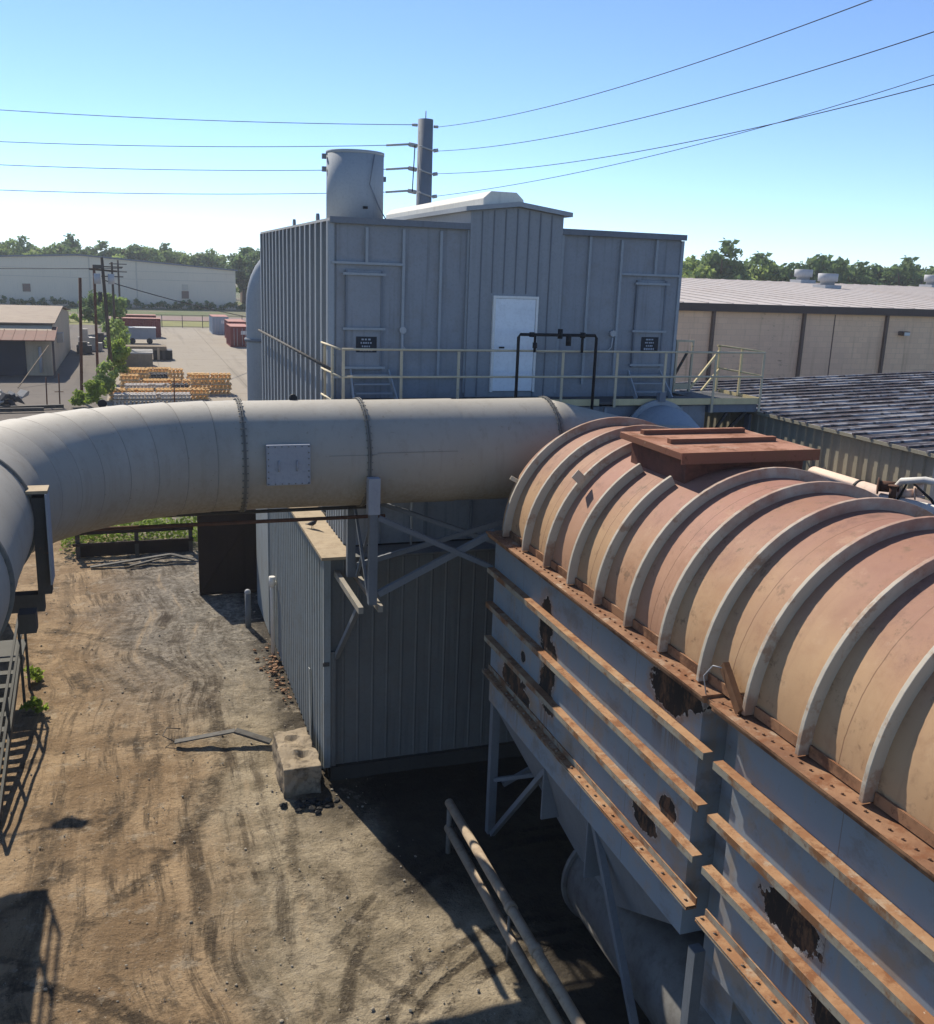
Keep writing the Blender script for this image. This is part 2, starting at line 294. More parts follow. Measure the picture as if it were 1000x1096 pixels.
def m_dirt():
    t = NT('rutted_dirt'); x, y, z = t.xyz()
    wob = t.math('MULTIPLY', t.math('SUBTRACT', t.noise(.45, 6, .65), .5), 3.4)
    base = t.mix(t.ramp(t.noise(.6, 8, .66), .38, .62), (.225, .153, .088), (.375, .268, .16))
    grey = t.mix(t.ramp(t.noise(1.1, 8, .68), .38, .62), (.22, .18, .12), (.385, .32, .222))
    gx = t.math('ADD', x, wob)
    c = t.mix(t.ramp(gx, .2, 2.0), base, grey)
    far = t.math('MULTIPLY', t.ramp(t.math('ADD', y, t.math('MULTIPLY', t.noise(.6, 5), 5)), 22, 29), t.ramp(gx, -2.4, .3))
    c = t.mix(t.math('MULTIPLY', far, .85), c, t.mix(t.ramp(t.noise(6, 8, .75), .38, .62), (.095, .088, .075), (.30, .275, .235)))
    # long soft wheel bands down the lane, broken up by patches
    ux = t.math('SUBTRACT', x, t.math('MULTIPLY', t.math('SUBTRACT', t.noise(.16, 2, .4, t.scale((.15, 1, 0))), .5), 2.2))
    cmb = t.n('ShaderNodeCombineXYZ'); t.l(ux, cmb.inputs[0]); t.l(y, cmb.inputs[1])
    s1 = t.noise(1, 10, .75, t.scale((2.3, .2, 1), src=cmb.outputs[0]), .25)
    lane = t.math('MULTIPLY', t.ramp(gx, -3.6, -1.6), t.ramp(gx, 3.4, 1.6))
    patch = t.ramp(t.noise(.6, 7, .7), .36, .56)
    c = t.mix(t.math('MULTIPLY', t.math('MULTIPLY', t.ramp(s1, .47, .60), lane), t.math('MULTIPLY', patch, .82)), c, (.060, .045, .031))
    c = t.mix(t.math('MULTIPLY', t.math('MULTIPLY', t.ramp(s1, .46, .34), lane), .55), c, (.42, .315, .20))
    # tyre tracks: pairs of dark tread lines on big turning circles
    hgt = None; tread = t.ramp(t.noise(9, 4, .6), .36, .5)
    for cx, cy, rad, wd, k in ((5.9, 9.3, 2.75, .13, .9), (5.9, 9.3, 3.15, .10, .85), (5.9, 9.3, 3.5, .16, .7), (6.7, 10.6, 4.35, .16, .75), (6.7, 10.6, 4.75, .10, .6), (-4.6, 8.2, 5.9, .17, .75), (-4.6, 8.2, 6.35, .12, .6), (8.5, 15.2, 6.2, .16, .55), (8.5, 15.2, 7.9, .2, .5), (-7.5, 21.0, 7.6, .2, .55), (-7.5, 21.0, 9.0, .22, .6)):
        d = t.n('ShaderNodeVectorMath'); d.operation = 'DISTANCE'; t.l(t.scale((1, 1, 0)), d.inputs[0]); d.inputs[1].default_value = (cx, cy, 0)
        dist = t.math('ADD', d.outputs['Value'], t.math('MULTIPLY', t.noise(1.5, 5, .65), .3))
        off = t.math('ABSOLUTE', t.math('SUBTRACT', dist, rad + .15))
        q = t.math('MULTIPLY', t.math('MULTIPLY', t.ramp(off, wd, wd * .35), t.ramp(t.noise(.9, 5, .65, t.scale((1, 1, 1), (cx * 3, rad * 7, 0))), .40, .54)), t.math('MULTIPLY', t.math('ADD', t.math('MULTIPLY', tread, .6), .4), k))
        c = t.mix(q, c, (.050, .039, .028)); hgt = q if hgt is None else t.math('ADD', hgt, q)
    # soot and oil patches, grime by the annex, grit, pale crumbs
    c = t.mix(t.math('MULTIPLY', t.ramp(t.noise(.75, 10, .75), .53, .64), .7), c, (.052, .040, .029))
    c = t.mix(t.math('MULTIPLY', t.ramp(t.noise(3.1, 10, .78), .56, .65), .6), c, (.045, .036, .027))
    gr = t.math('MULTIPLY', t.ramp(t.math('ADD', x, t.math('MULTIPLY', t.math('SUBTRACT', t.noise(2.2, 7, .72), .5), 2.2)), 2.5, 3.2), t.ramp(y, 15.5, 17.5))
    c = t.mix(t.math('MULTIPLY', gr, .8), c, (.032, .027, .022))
    c = t.mix(t.math('MULTIPLY', t.ramp(t.noise(1.9, 9, .72, t.scale((1, 1, 1), (40, 9, 0))), .55, .66), .5), c, (.40, .34, .255))
    c = t.mix(t.math('MULTIPLY', t.ramp(t.noise(15, 6, .75), .61, .68), .7), c, (.44, .39, .31))
    c = t.mix(t.math('MULTIPLY', t.ramp(t.noise(18, 6, .75), .58, .67), .7), c, (.040, .033, .025))
    right = t.math('MAXIMUM', t.math('MULTIPLY', t.ramp(gx, 3.2, 4.3), t.ramp(t.math('ADD', y, wob), 12.6, 14.6)), t.ramp(gx, 5.0, 5.9)); c = t.mix(t.math('MULTIPLY', right, .9), c, t.mix(t.noise(2, 6), (.012, .011, .011), (.035, .030, .026)))  # shade under the collector and before the annex, painted near-black into the ground
    h = t.math('ADD', t.math('MULTIPLY', t.noise(2.0, 11, .74), 1.3), t.math('ADD', t.math('MULTIPLY', t.noise(14, 7, .72), .5), t.math('MULTIPLY', s1, .35)))
    h = t.math('SUBTRACT', h, t.math('MULTIPLY', hgt, .5))
    t.bump(h, 1.0, .10)
    return t.done(c, .97, 0, .1)
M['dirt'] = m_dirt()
def m_ground():
    t = NT('open_ground'); c = t.mix(t.ramp(t.noise(.03, 6), .4, .6), (.17, .145, .11), (.10, .13, .06))
    return t.done(c, .95, 0, .1)
M['ground'] = m_ground()
def m_lot(name, a, b, crack=.5):
    t = NT(name); x, y, z = t.xyz()
    c = t.mix(t.noise(.09, 6, .6), a, b)
    c = t.mix(t.math('MULTIPLY', t.ramp(t.noise(.6, 7, .65), .52, .72), .4), c, mul(a, .62))
    j = t.math('LESS_THAN', t.math('ABSOLUTE', t.math('SUBTRACT', t.math('FRACT', t.math('DIVIDE', y, 15)), .5)), .006)
    j2 = t.math('LESS_THAN', t.math('ABSOLUTE', t.math('SUBTRACT', t.math('FRACT', t.math('DIVIDE', t.math('ADD', x, 1.2), 7)), .5)), .007)
    c = t.mix(t.math('MULTIPLY', t.math('MAXIMUM', j, j2), crack), c, mul(a, .45))
    c = t.mix(t.math('MULTIPLY', t.ramp(t.noise(1, 4, .5, t.scale((.9, .035, 1))), .55, .7), .35), c, mul(a, .6))
    return t.done(c, .93, 0, .15)
M['lot'] = m_lot('concrete_lot', (.25, .215, .17), (.33, .295, .24))
M['asphalt'] = m_lot('worn_asphalt', (.10, .088, .078), (.16, .14, .12), .1)
M['grass'] = paint('dry_grass', (.19, .19, .07), var=.4, streak=0, sc=.3, rough=.95)
M['ballast'] = paint('rail_ballast', (.22, .16, .145), var=.3, streak=0, sc=.3, rough=.95)
M['stone'] = paint('loose_stone', (.30, .26, .20), var=.5, streak=0, sc=7, rough=.95)
M['orange_dirt'] = paint('orange_clay', (.27, .16, .095), var=.4, streak=0, sc=6, rough=.95)

# ---------------------------------------------------------------- mesh helpers
def wloc(o):
    v = Vector((0, 0, 0))
    while o: v += o.location; o = o.parent
    return v
class MB:
    def __init__(s): s.bm = bmesh.new()
    def face(s, vs, smooth=False):
        f = s.bm.faces.new([s.bm.verts.new(v) for v in vs]); f.smooth = smooth; return s
    def box(s, x0, x1, y0, y1, z0, z1):
        v = [s.bm.verts.new((x, y, z)) for x in (x0, x1) for y in (y0, y1) for z in (z0, z1)]
        for q in ((0, 1, 3, 2), (4, 6, 7, 5), (0, 4, 5, 1), (2, 3, 7, 6), (0, 2, 6, 4), (1, 5, 7, 3)): s.bm.faces.new([v[i] for i in q])
        return s
    def bar(s, p, q, w, h, up=(0, 0, 1)):
        p, q = Vector(p), Vector(q); d = (q - p).normalized(); up = Vector(up)
        if abs(d.dot(up)) > .98: up = Vector((0, 1, 0))
        a = d.cross(up).normalized(); b = a.cross(d)
        v = [s.bm.verts.new(e + a * sa * w / 2 + b * sb * h / 2) for e in (p, q) for sa in (-1, 1) for sb in (-1, 1)]
        for f in ((0, 1, 3, 2), (4, 6, 7, 5), (0, 4, 5, 1), (2, 3, 7, 6), (0, 2, 6, 4), (1, 5, 7, 3)): s.bm.faces.new([v[i] for i in f])
        return s
    def angle(s, p, q, w, t=.012, up=(0, 0, 1)):
        p, q = Vector(p), Vector(q); d = (q - p).normalized(); up = Vector(up); a = d.cross(up).normalized(); b = a.cross(d)
        s.bar(p, q, w, t, up); s.bar(p + a * w / 2 - b * (w / 2 + t / 2 + .001), q + a * w / 2 - b * (w / 2 + t / 2 + .001), t, w, up); return s
    def tube(s, pts, r, n=10, cap=True, r2=None):
        pts = [Vector(p) for p in pts]; rings = []; prev = None
        for i, p in enumerate(pts):
            d = ((pts[i + 1] - p) if i == 0 else (p - pts[i - 1]) if i == len(pts) - 1 else (pts[i + 1] - pts[i - 1])).normalized()
            if prev is None: a = d.orthogonal().normalized()
            else: a = (prev - d * prev.dot(d)).normalized()
            prev = a; b = d.cross(a); rr = r if r2 is None else r + (r2 - r) * i / (len(pts) - 1)
            rings.append([s.bm.verts.new(p + (a * math.cos(k * 2 * math.pi / n) + b * math.sin(k * 2 * math.pi / n)) * rr) for k in range(n)])
        for A, B in zip(rings, rings[1:]):
            for k in range(n):
                f = s.bm.faces.new((A[k], A[(k + 1) % n], B[(k + 1) % n], B[k])); f.smooth = True
        if cap: s.bm.faces.new(rings[0][::-1]); s.bm.faces.new(rings[-1])
        return s
    def rings(s, R, cap=True, smooth=True):                       # list of closed loops of points
        V = [[s.bm.verts.new(p) for p in L] for L in R]; n = len(V[0])
        for A, B in zip(V, V[1:]):
            for k in range(n):
                f = s.bm.faces.new((A[k], A[(k + 1) % n], B[(k + 1) % n], B[k])); f.smooth = smooth
        if cap: s.bm.faces.new(V[0][::-1]); s.bm.faces.new(V[-1])
        return s
    def prism(s, poly, axis, a, b):
        def P(u, v, w): return {'x': (w, u, v), 'y': (u, w, v), 'z': (u, v, w)}[axis]
        A = [s.bm.verts.new(P(u, v, a)) for u, v in poly]; B = [s.bm.verts.new(P(u, v, b)) for u, v in poly]; n = len(A)
        for k in range(n): s.bm.faces.new((A[k], A[(k + 1) % n], B[(k + 1) % n], B[k]))
        s.bm.faces.new(A[::-1]); s.bm.faces.new(B); return s
    def ball(s, c, r, sub=1, jit=0, sq=(1, 1, 1)):
        g = bmesh.ops.create_icosphere(s.bm, subdivisions=sub, radius=1)
        for v in g['verts']:
            k = 1 + random.uniform(-jit, jit); v.co = Vector((c[0] + v.co.x * r * k * sq[0], c[1] + v.co.y * r * k * sq[1], c[2] + v.co.z * r * k * sq[2]))
        return s
    def build(s, name, mat, parent=None, bevel=0, smooth=None):
        bmesh.ops.recalc_face_normals(s.bm, faces=s.bm.faces)
        me = bpy.data.meshes.new(name); s.bm.to_mesh(me); s.bm.free()
        me.materials.append(M[mat] if isinstance(mat, str) else mat)
        if smooth is not None:
            for p in me.polygons: p.use_smooth = smooth
        o = bpy.data.objects.new(name, me); C.objects.link(o)
        if parent: o.parent = parent; o.location = -wloc(parent)
        if bevel:
            b = o.modifiers.new('bevel', 'BEVEL'); b.width = bevel; b.segments = 2; b.limit_method = 'ANGLE'; b.angle_limit = RAD(40)
        return o
def tag(o, label=None, cat=None, group=None, kind=None):
    if label: o['label'] = label
    if cat: o['category'] = cat
    if group: o['group'] = group
    if kind: o['kind'] = kind
    return o
def thing(name, label, cat, loc=(0, 0, 0), group=None):
    o = bpy.data.objects.new(name, None); C.objects.link(o); o.location = loc; o.empty_display_size = .2
    return tag(o, label, cat, group)
def copy_tree(o, parent=None):
    c = o.copy(); C.objects.link(c)
    if parent: c.parent = parent
    for ch in o.children: copy_tree(ch, c)
    return c
def placed(o, loc, rz=0, label=None, sc=None):
    o.location = loc; o.rotation_euler = (0, 0, rz)
    if label: o['label'] = label
    if sc: o.scale = sc
    return o

# ---------------------------------------------------------------- ground
tag(MB().box(-1500, 1500, -300, 2500, -1.0, -.10).build('ground', 'ground'), kind='structure')
def dirt_sheet():
    b = bmesh.new(); x0, x1, y0, y1, d = -9.0, 15.0, 4.0, 44.0, .09
    nx, ny = int((x1 - x0) / d), int((y1 - y0) / d); V = []
    for j in range(ny + 1):
        row = []
        for i in range(nx + 1):
            x, y = x0 + i * d, y0 + j * d
            h = .05 * mnoise.noise((x * .5, y * .5, 0)) + .022 * mnoise.noise((x * 2.1, y * 2.1, 3)) + .012 * mnoise.noise((x * 5.5, y * 5.5, 7))
            u = x - 1.4 * mnoise.noise((0, y * .12, 5))
            if -2.6 < u < 2.6: h += .025 * mnoise.noise((u * 3.5, y * .3, 11))
            r = math.hypot(x - 5.6, y - 9.6)
            if 2.4 < r < 4.2: h += .03 * mnoise.noise((r * 4, 1.5, 0)) * max(0, mnoise.noise((x * .5, y * .5, 20)) + .35)
            row.append(b.verts.new((x, y, h)))
        V.append(row)
    for j in range(ny):
        for i in range(nx): b.faces.new((V[j][i], V[j][i + 1], V[j + 1][i + 1], V[j + 1][i])).smooth = True
    m = MB(); m.bm.free(); m.bm = b; return m
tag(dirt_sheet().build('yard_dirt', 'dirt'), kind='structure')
tag(MB().face([(-70, 44, -.06), (-2.2, 44, -.06), (-2.2, 175, -.06), (-70, 175, -.06)]).build('asphalt_yard', 'asphalt'), kind='structure')
tag(MB().face([(-2.2, 44, -.05), (33, 44, -.05), (33, 168, -.05), (-2.2, 168, -.05)]).build('concrete_lot', 'lot'), kind='structure')
tag(MB().face([(-70, 175, -.05), (60, 168.2, -.05), (60, 184, -.05), (-70, 190, -.05)]).build('grass_strip', 'grass'), kind='structure')
tag(MB().face([(-70, 190.2, -.04), (60, 184.2, -.04), (60, 200, -.04), (-70, 206, -.04)]).build('rail_ballast', 'ballast'), kind='structure')

# ---------------------------------------------------------------- baghouse building
BX0, BX1, BY0, BY1, BZ = 4.0, 12.5, 21.0, 32.6, 11.45
bag = thing('baghouse_building', 'tall blue grey steel dust filter house with ribbed side and rooftop penthouse', 'building', (8, 21, 0))
w = MB(); w.box(BX0 + .16, BX1, BY0, BY1, 4.9, BZ); w.build('wall', 'bag', bag)
MB().prism([(BX0 + .0, BZ + .005), (BX1 + .1, BZ + .005), (BX1 + .1, BZ + .06), (BX0 + .0, BZ + .06)], 'y', BY0 - .06, BY1 + .1).build('roof', 'roof_metal', bag)
k = 0
for i in range(17):
    y = BY0 + .03 + i * .715
    r = MB(); r.box(BX0, BX0 + .158, y, y + .07, 4.95, BZ); r.box(BX0 - .03, BX0 + .0 - .002, y - .035, y + .105, 4.95, BZ)
    r.build('rib', 'bag_trim', bag)
for zz in (10.9, 6.3):
    MB().bar((BX0 + .10, BY0 + .12, zz), (BX0 + .10, BY1, zz), .05, .06).build('wall_girt', 'bag_dark', bag)
MB().tube([(3.82, 20.0, 8.45), (3.82, 32.0, 8.45)], .035).build('side_pipe', 'steel_dark', bag)
# lower, forward module under the walkway (mostly behind the duct)
lm = MB(); lm.box(3.96, 12.92, 19.95, 20.995, 6.3, 7.60); lm.box(4.1, 12.7, 18.85, 19.94, 4.93, 6.35); lm.build('lower_module', 'bag', bag)
for i in range(8):
    MB().box(3.9, 4.09, 18.9 + i * .26, 18.96 + i * .26, 4.95, 6.33).build('module_rib', 'bag_trim', bag)
for x in (4.6, 5.6, 6.6, 7.6, 8.6): MB().box(x, x + .07, 18.78, 18.849, 4.95, 6.3).build('module_batten', 'bag_dark', bag)
for x in (6.2, 8.6, 10.2, 12.2): MB().box(x, x + .06, 19.89, 19.949, 6.4, 7.58).build('module_batten', 'bag_trim', bag)
# front battens
for x, z0, z1 in ((5.6, 8.2, 11.35), (6.45, 8.2, 11.35), (7.08, 7.8, 11.4), (10.06, 8.0, 11.4), (10.88, 8.2, 11.35), (9.36, 7.8, 11.4), (4.78, 10.62, 11.35), (11.8, 10.60, 11.4)):
    MB().box(x, x + .06, BY0 - .07, BY0 - .002, z0, z1).build('wall_batten', 'bag_trim', bag)
for x0, x1, z in ((4.05, 5.6, 10.58), (10.94, 12.5, 10.56), (4.05, 7.08, 8.14), (9.42, 12.45, 8.16)):
    MB().box(x0, x1, BY0 - .08, BY0 - .003, z, z + .05).build('wall_rail', 'bag_trim', bag)
MB().box(BX0 - .02, BX0 + .1, BY0 - .05, BY0 - .004, 7.7, 11.44).build('corner_trim', 'bag_trim', bag)
MB().box(BX0, BX1 + .08, BY0 - .12, BY0 - .061, BZ - .04, BZ + .09).build('roof_edge', 'bag_dark', bag)
MB().box(BX1 - .004, BX1 + .07, BY0 - .04, BY0 + .04, 7.7, BZ - .05).build('corner_trim', 'bag_trim', bag)
def hatch(x0, x1, z0, z1):
    h = MB().box(x0, x1, BY0 - .05, BY0 - .002, z0, z1).build('access_hatch', 'bag', bag, .01)
    for zc in (z1 - .08, z0 + (z1 - z0) * .42, z0 + .06):
        MB().bar((x0 - .09, BY0 - .09, zc), (x1 + .09, BY0 - .09, zc), .05, .05).build('clamp_bar', 'bag_trim', h)
    MB().box(x0 - .03, x0 + .01, BY0 - .07, BY0 - .004, z0, z1).build('hatch_edge', 'bag_dark', h)
    MB().box(x1 - .01, x1 + .03, BY0 - .07, BY0 - .004, z0, z1).build('hatch_edge', 'bag_dark', h)
    xc = (x0 + x1) / 2 + .06; zc = z0 + .56
    sg = MB().box(xc - .23, xc + .23, BY0 - .062, BY0 - .052, zc - .17, zc + .17).build('warning_sign', 'sign', h)
    mk = MB()
    for r_, (n, hh, wd) in enumerate(((3, .035, .22), (5, .035, .26), (4, .035, .2), (5, .05, .30))):
        zz = zc + .11 - r_ * .075
        for q in range(n):
            xx = xc - wd / 2 + q * wd / n
            mk.box(xx, xx + wd / n * random.uniform(.55, .85), BY0 - .066, BY0 - .063, zz - hh / 2, zz + hh / 2)
    mk.build('sign_lettering', 'sign_mark', sg)
hatch(4.38, 5.14, 8.32, 10.46); hatch(11.40, 12.14, 8.40, 10.46)
cj = MB(); cj.tube([(5.64, BY0 - .06, 9.1), (5.64, BY0 - .06, 8.85), (5.72, BY0 - .06, 8.78), (7.1, BY0 - .10, 8.76), (7.45, BY0 - .12, 8.76)], .018, 8); cj.build('conduit', 'galv', bag)
MB().tube([(5.64, BY0 - .09, 9.2), (5.64, BY0 - .003, 9.2)], .075, 14).build('junction_box', 'galv', bag)
MB().tube([(10.82, BY0 - .06, 9.1), (10.8, BY0 - .06, 8.88), (10.7, BY0 - .07, 8.78), (9.9, BY0 - .1, 8.76), (8.85, BY0 - .2, 8.76)], .018, 8).build('conduit', 'galv', bag)
MB().tube([(10.82, BY0 - .09, 9.2), (10.82, BY0 - .003, 9.2)], .075, 14).build('junction_box', 'galv', bag)
# penthouse
px0, px1, pf = 7.12, 9.34, BY0 - .13
pz = lambda x: 11.80 + .14 * (1 - abs(x - 8.2) / 1.15)
b = MB(); b.prism([(px0, 7.72), (px1, 7.72), (px1, pz(px1)), (8.2, pz(8.2)), (px0, pz(px0))], 'y', pf, 31.5)
pent = b.build('penthouse', 'pent', bag)
for x in [px0 + .26 + i * .2775 for i in range(7)]:
    if 7.6 < x < 8.76: MB().box(x, x + .02, pf - .022, pf - .001, 10.06, pz(x) - .03).build('siding_seam', 'bag_dark', pent)
    else: MB().box(x, x + .02, pf - .022, pf - .001, 7.74, pz(x) - .03).build('siding_seam', 'bag_dark', pent)
b = MB()
b.prism([(px0 - .16, pz(px0 - .16) + .005), (8.2, pz(8.2) + .006), (px1 + .16, pz(px1 + .16) + .005), (px1 + .16, pz(px1 + .16) + .10), (8.2, pz(8.2) + .11), (px0 - .16, pz(px0 - .16) + .10)], 'y', pf - .14, 31.7)
b.build('penthouse_roof', 'bag_trim', bag)
b = MB(); b.prism([(7.62, 11.98), (8.60, 11.98), (8.60, 12.14), (8.42, 12.30), (7.80, 12.30), (7.62, 12.14)], 'y', 21.5, 30.6); b.build('ridge_vent', 'white_vent', bag, .015)
# door
d = MB().box(7.76, 8.74, pf - .055, pf - .004, 7.86, 9.95).build('door', 'door', bag, .006)
f = MB(); f.box(7.70, 7.755, pf - .08, pf - .002, 7.84, 10.01); f.box(8.745, 8.80, pf - .08, pf - .002, 7.84, 10.01); f.box(7.756, 8.744, pf - .08, pf - .002, 9.955, 10.01); f.build('door_frame', 'frame_white', d)
MB().tube([(7.86, pf - .13, 8.86), (7.98, pf - .13, 8.86)], .02).build('door_handle', 'black', d)
for y in (22.6, 26.0):
    MB().rings([[(BX0 + .02, y + .10 * math.cos(a) * q, BZ + .12 + .10 * math.sin(a) * q) for a in [i * math.pi / 6 for i in range(12)]] for q in (1,)] + [[(BX0 + .08, y + .10 * math.cos(a), BZ + .12 + .10 * math.sin(a)) for a in [i * math.pi / 6 for i in range(12)]]], True, False).build('lifting_lug', 'bag_dark', bag)

st = thing('exhaust_stack', 'wide grey cylindrical exhaust stack standing on the filter house roof', 'stack', (5.4, 25.0, BZ))
MB().rings([[(5.42 + .715 * math.cos(a), 25 + .715 * math.sin(a), z) for a in [i * 2 * math.pi / 48 for i in range(48)]] for z in (BZ + .06, 13.26)]).build('shell', 'bag_trim', st)
MB().rings([[(5.42 + r_ * math.cos(a), 25 + r_ * math.sin(a), z) for a in [i * 2 * math.pi / 48 for i in range(48)]] for r_, z in ((.717, 13.22), (.727, 13.225), (.727, 13.29), (.69, 13.29), (.69, 13.24))]).build('rim', 'bag_trim', st)
MB().tube([(5.4 + .36, 25 - .66, 13.2), (5.62, 24.235, 12.5), (5.92, 24.4, 11.95), (6.15, 24.3, 11.55)], .014, 6).build('cable', 'bag_dark', st)
for (dx, z) in ((-1, 13.15), (-1, 12.85), (1, 12.7)): MB().box(5.4 + dx * .76 - .05, 5.4 + dx * .76 + .05, 24.95, 25.05, z - .06, z + .06).build('lug', 'bag_dark', st)
MB().box(5.47, 5.58, 24.24, 24.30, 11.92, 11.98).build('patch', 'black', st)

bd = thing('downcomer_duct', 'pale blue vertical duct curving in behind the ribbed filter house side', 'duct', (3.95, 34.5, 0))
pts = [(4.25, 34.6, 0), (4.25, 34.6, 9.1)] + [(4.25 + .9 * (1 - math.cos(a)), 34.6, 9.1 + 1.5 * math.sin(a)) for a in [i * math.pi / 16 for i in range(1, 9)]]
MB().tube(pts, .55, 24).build('shell', 'bag_trim', bd); MB().tube([(4.25, 34.6, 7.9), (4.25, 34.6, 8.0)], .62, 24).build('flange', 'bag_dark', bd)

# hatch steps
def steps(name, x0, x1, label):
    s_ = thing(name, label, 'steps', (x0, 20.7, 7.8), 'step units under the access hatches')
    for x in (x0, x1): MB().bar((x - (.05 if x == x0 else -.05), 20.25, 7.72), (x, 20.86, 8.30), .03, .14).build('stringer', 'bag_trim', s_)
    for i in range(3): MB().box(x0 + .02, x1 - .02, 20.36 + i * .19, 20.52 + i * .19, 7.86 + i * .18, 7.885 + i * .18).build('tread', 'bag_trim', s_)
steps('hatch_steps', 4.45, 5.3, 'grey metal steps below the left access hatch, beside the ribbed corner')
steps('hatch_steps', 11.25, 12.1, 'grey metal steps below the right access hatch, near the railed landing')

# walkway platform
wk = thing('access_walkway', 'steel walkway with cream pipe railings across the filter house front', 'walkway', (8, 20.4, 7.7))
MB().box(3.9, 12.88, 19.82, 20.86, 7.66, 7.71).build('deck', 'deck', wk)
MB().box(12.9, 14.32, 19.82, 21.7, 7.66, 7.71).build('landing_deck', 'deck', wk)
kp = MB(); kp.box(3.9, 10.0, 19.79, 19.805, 7.64, 7.79); kp.box(10.35, 14.32, 19.79, 19.805, 7.64, 7.79); kp.box(14.325, 14.34, 19.8, 21.6, 7.64, 7.79); kp.build('kick_plate', 'rail_yellow', wk)
MB().box(12.95, 14.3, 19.86, 21.6, 7.44, 7.655).build('landing_frame', 'bag_dark', wk)
RZ = 8.87
for x in (4.07, 5.31, 6.58, 9.03, 10.38, 11.63, 12.98, 14.31): MB().box(x - .03, x + .03, 19.77, 19.785, 7.45 if x > 12.9 else 7.6, RZ - .03).build('post', 'rail', wk)
for z in (RZ, 8.30): MB().tube([(4.04, 19.775, z), (14.33, 19.775, z)], .024, 8).build('rail', 'rail', wk)
for z in (RZ, 8.30, 7.72): MB().tube([(4.0, 19.8, z), (3.95, 21.6, z)], .022, 8).build('rail', 'rail', wk)
for y in (20.45, 21.3): MB().box(3.95, 4.0, y, y + .05, 7.6, RZ - .02).build('post', 'rail', wk)
for z in (RZ + .02, 8.32): MB().tube([(14.31, 19.79, z), (14.31, 21.65, z), (14.2, 21.65, z)], .022, 8).build('rail', 'rail_yellow', wk)
for (x, y) in ((14.31, 20.7), (14.28, 21.65)): MB().box(x - .025, x + .025, y - .025, y + .025, 7.72, RZ).build('post', 'rail_yellow', wk)
g = MB()
for x in (12.9, 13.35): g.box(x - .025, x + .025, 21.42, 21.47, 7.74, RZ + .12)
g.box(12.87, 13.38, 21.425, 21.465, RZ + .12, RZ + .17); g.box(12.926, 13.324, 21.43, 21.46, 7.8, 7.95); g.build('gate_frame', 'rail', wk)
MB().bar((12.75, 21.6, 7.7), (13.32, 21.6, 8.75), .05, .05).build('brace', 'steel_dark', wk)
MB().bar((13.35, 21.5, 7.75), (14.25, 21.62, 8.75), .05, .05).build('brace', 'rail_yellow', wk)
MB().bar((13.75, 21.5, 7.75), (14.25, 21.55, 8.3), .045, .045).build('brace', 'rail_yellow', wk)
MB().bar((12.93, 19.9, 6.6), (13.5, 19.9, 7.42), .06, .06).build('knee_brace', 'steel_dark', wk)
MB().bar((12.95, 20.2, 6.2), (14.1, 20.0, 7.42), .07, .07).build('knee_brace', 'steel_dark', wk)

bp_ = thing('black_pipe_loop', 'black pipe loop with valves rising before the white door', 'pipe', (8.8, 19.9, 7.0))
MB().tube([(7.89, 19.66, 6.6), (7.89, 19.66, 9.17), (7.93, 19.66, 9.23), (9.72, 19.66, 9.23), (9.76, 19.66, 9.17), (9.76, 19.66, 6.6)], .034, 12).build('pipe', 'black', bp_)
for x in (8.28, 9.42): MB().tube([(x, 19.66, 9.2), (x, 19.66, 8.85)], .03, 10).build('drop_pipe', 'black', bp_)
for x, z0, z1, r_ in ((8.87, 9.15, 9.36, .055), (9.08, 9.0, 9.22, .06), (8.2, 9.18, 9.28, .06), (9.42, 9.17, 9.29, .06), (8.28, 8.94, 9.06, .05)): MB().tube([(x, 19.66, z0), (x, 19.66, z1)], r_, 10).build('valve', 'black', bp_)
# round inlet
ri = thing('inlet_elbow', 'grey round inlet elbow with bolted collar on wall below the walkway', 'duct', (11.5, 19.6, 6.9))
MB().tube([(11.5, 19.93, 6.92), (11.5, 19.2, 6.90), (11.5, 18.7, 6.7), (11.5, 18.4, 6.3), (11.5, 18.3, 5.7), (11.5, 18.3, 0)], .76, 32).build('shell', 'bag_trim', ri)
MB().tube([(11.5, 19.7, 6.92), (11.5, 19.6, 6.92)], .86, 32).build('flange', 'bag_trim', ri)
MB().box(11.42, 11.58, 19.55, 19.7, 7.75, 7.95).build('lug', 'bag_dark', ri)

# ---------------------------------------------------------------- big duct
DY, DZ, DR = 17.2, 7.2, .97
EX, EB = 1.7, 4.0
du = thing('elbow_duct', 'huge grey beige round duct bending in from the left across the yard', 'duct', (2, DY, DZ))
def dframe(s):                                                     # s: distance along the axis from the elbow start, + toward +X
    if s >= 0: return Vector((EX + s, DY, DZ)), Vector((0, 1, 0))
    th = -s / EB; m = RAD(90)
    if th <= m: return Vector((EX - EB * math.sin(th), DY - EB + EB * math.cos(th), DZ)), Vector((-math.sin(th), math.cos(th), 0))
    e = -s - EB * m
    return Vector((EX - EB, DY - EB - e, DZ)), Vector((-1, 0, 0))
def dring(s, r, n=64):
    c, rad = dframe(s); return [c + (rad * math.cos(a) + Vector((0, 0, 1)) * math.sin(a)) * r for a in [i * 2 * math.pi / n for i in range(n)]]
gores = [0, -.62, -1.28, -1.95, -2.62, -3.3, -3.95, -4.62, -5.3]
L0 = -EB * RAD(90)
sts = sorted([5.83, 3.9, 2.12] + gores + [L0, -8.2, -11.0], reverse=True)
def shell(a, b):                                                   # one rolled section, its edge lapping 6 mm over the next one
    n = max(1, int(abs(a - b) / .9)); R = []
    ss = [a + (b - a) * i / n for i in range(n + 1)]
    for i, s_ in enumerate(ss): R.append(dring(s_, DR + (.007 if i == 0 else -.007 if i == n else 0)))
    return MB().rings(R, False).build('duct_section', 'duct', du)
for a, b in zip(sts, sts[1:]): shell(a, b)
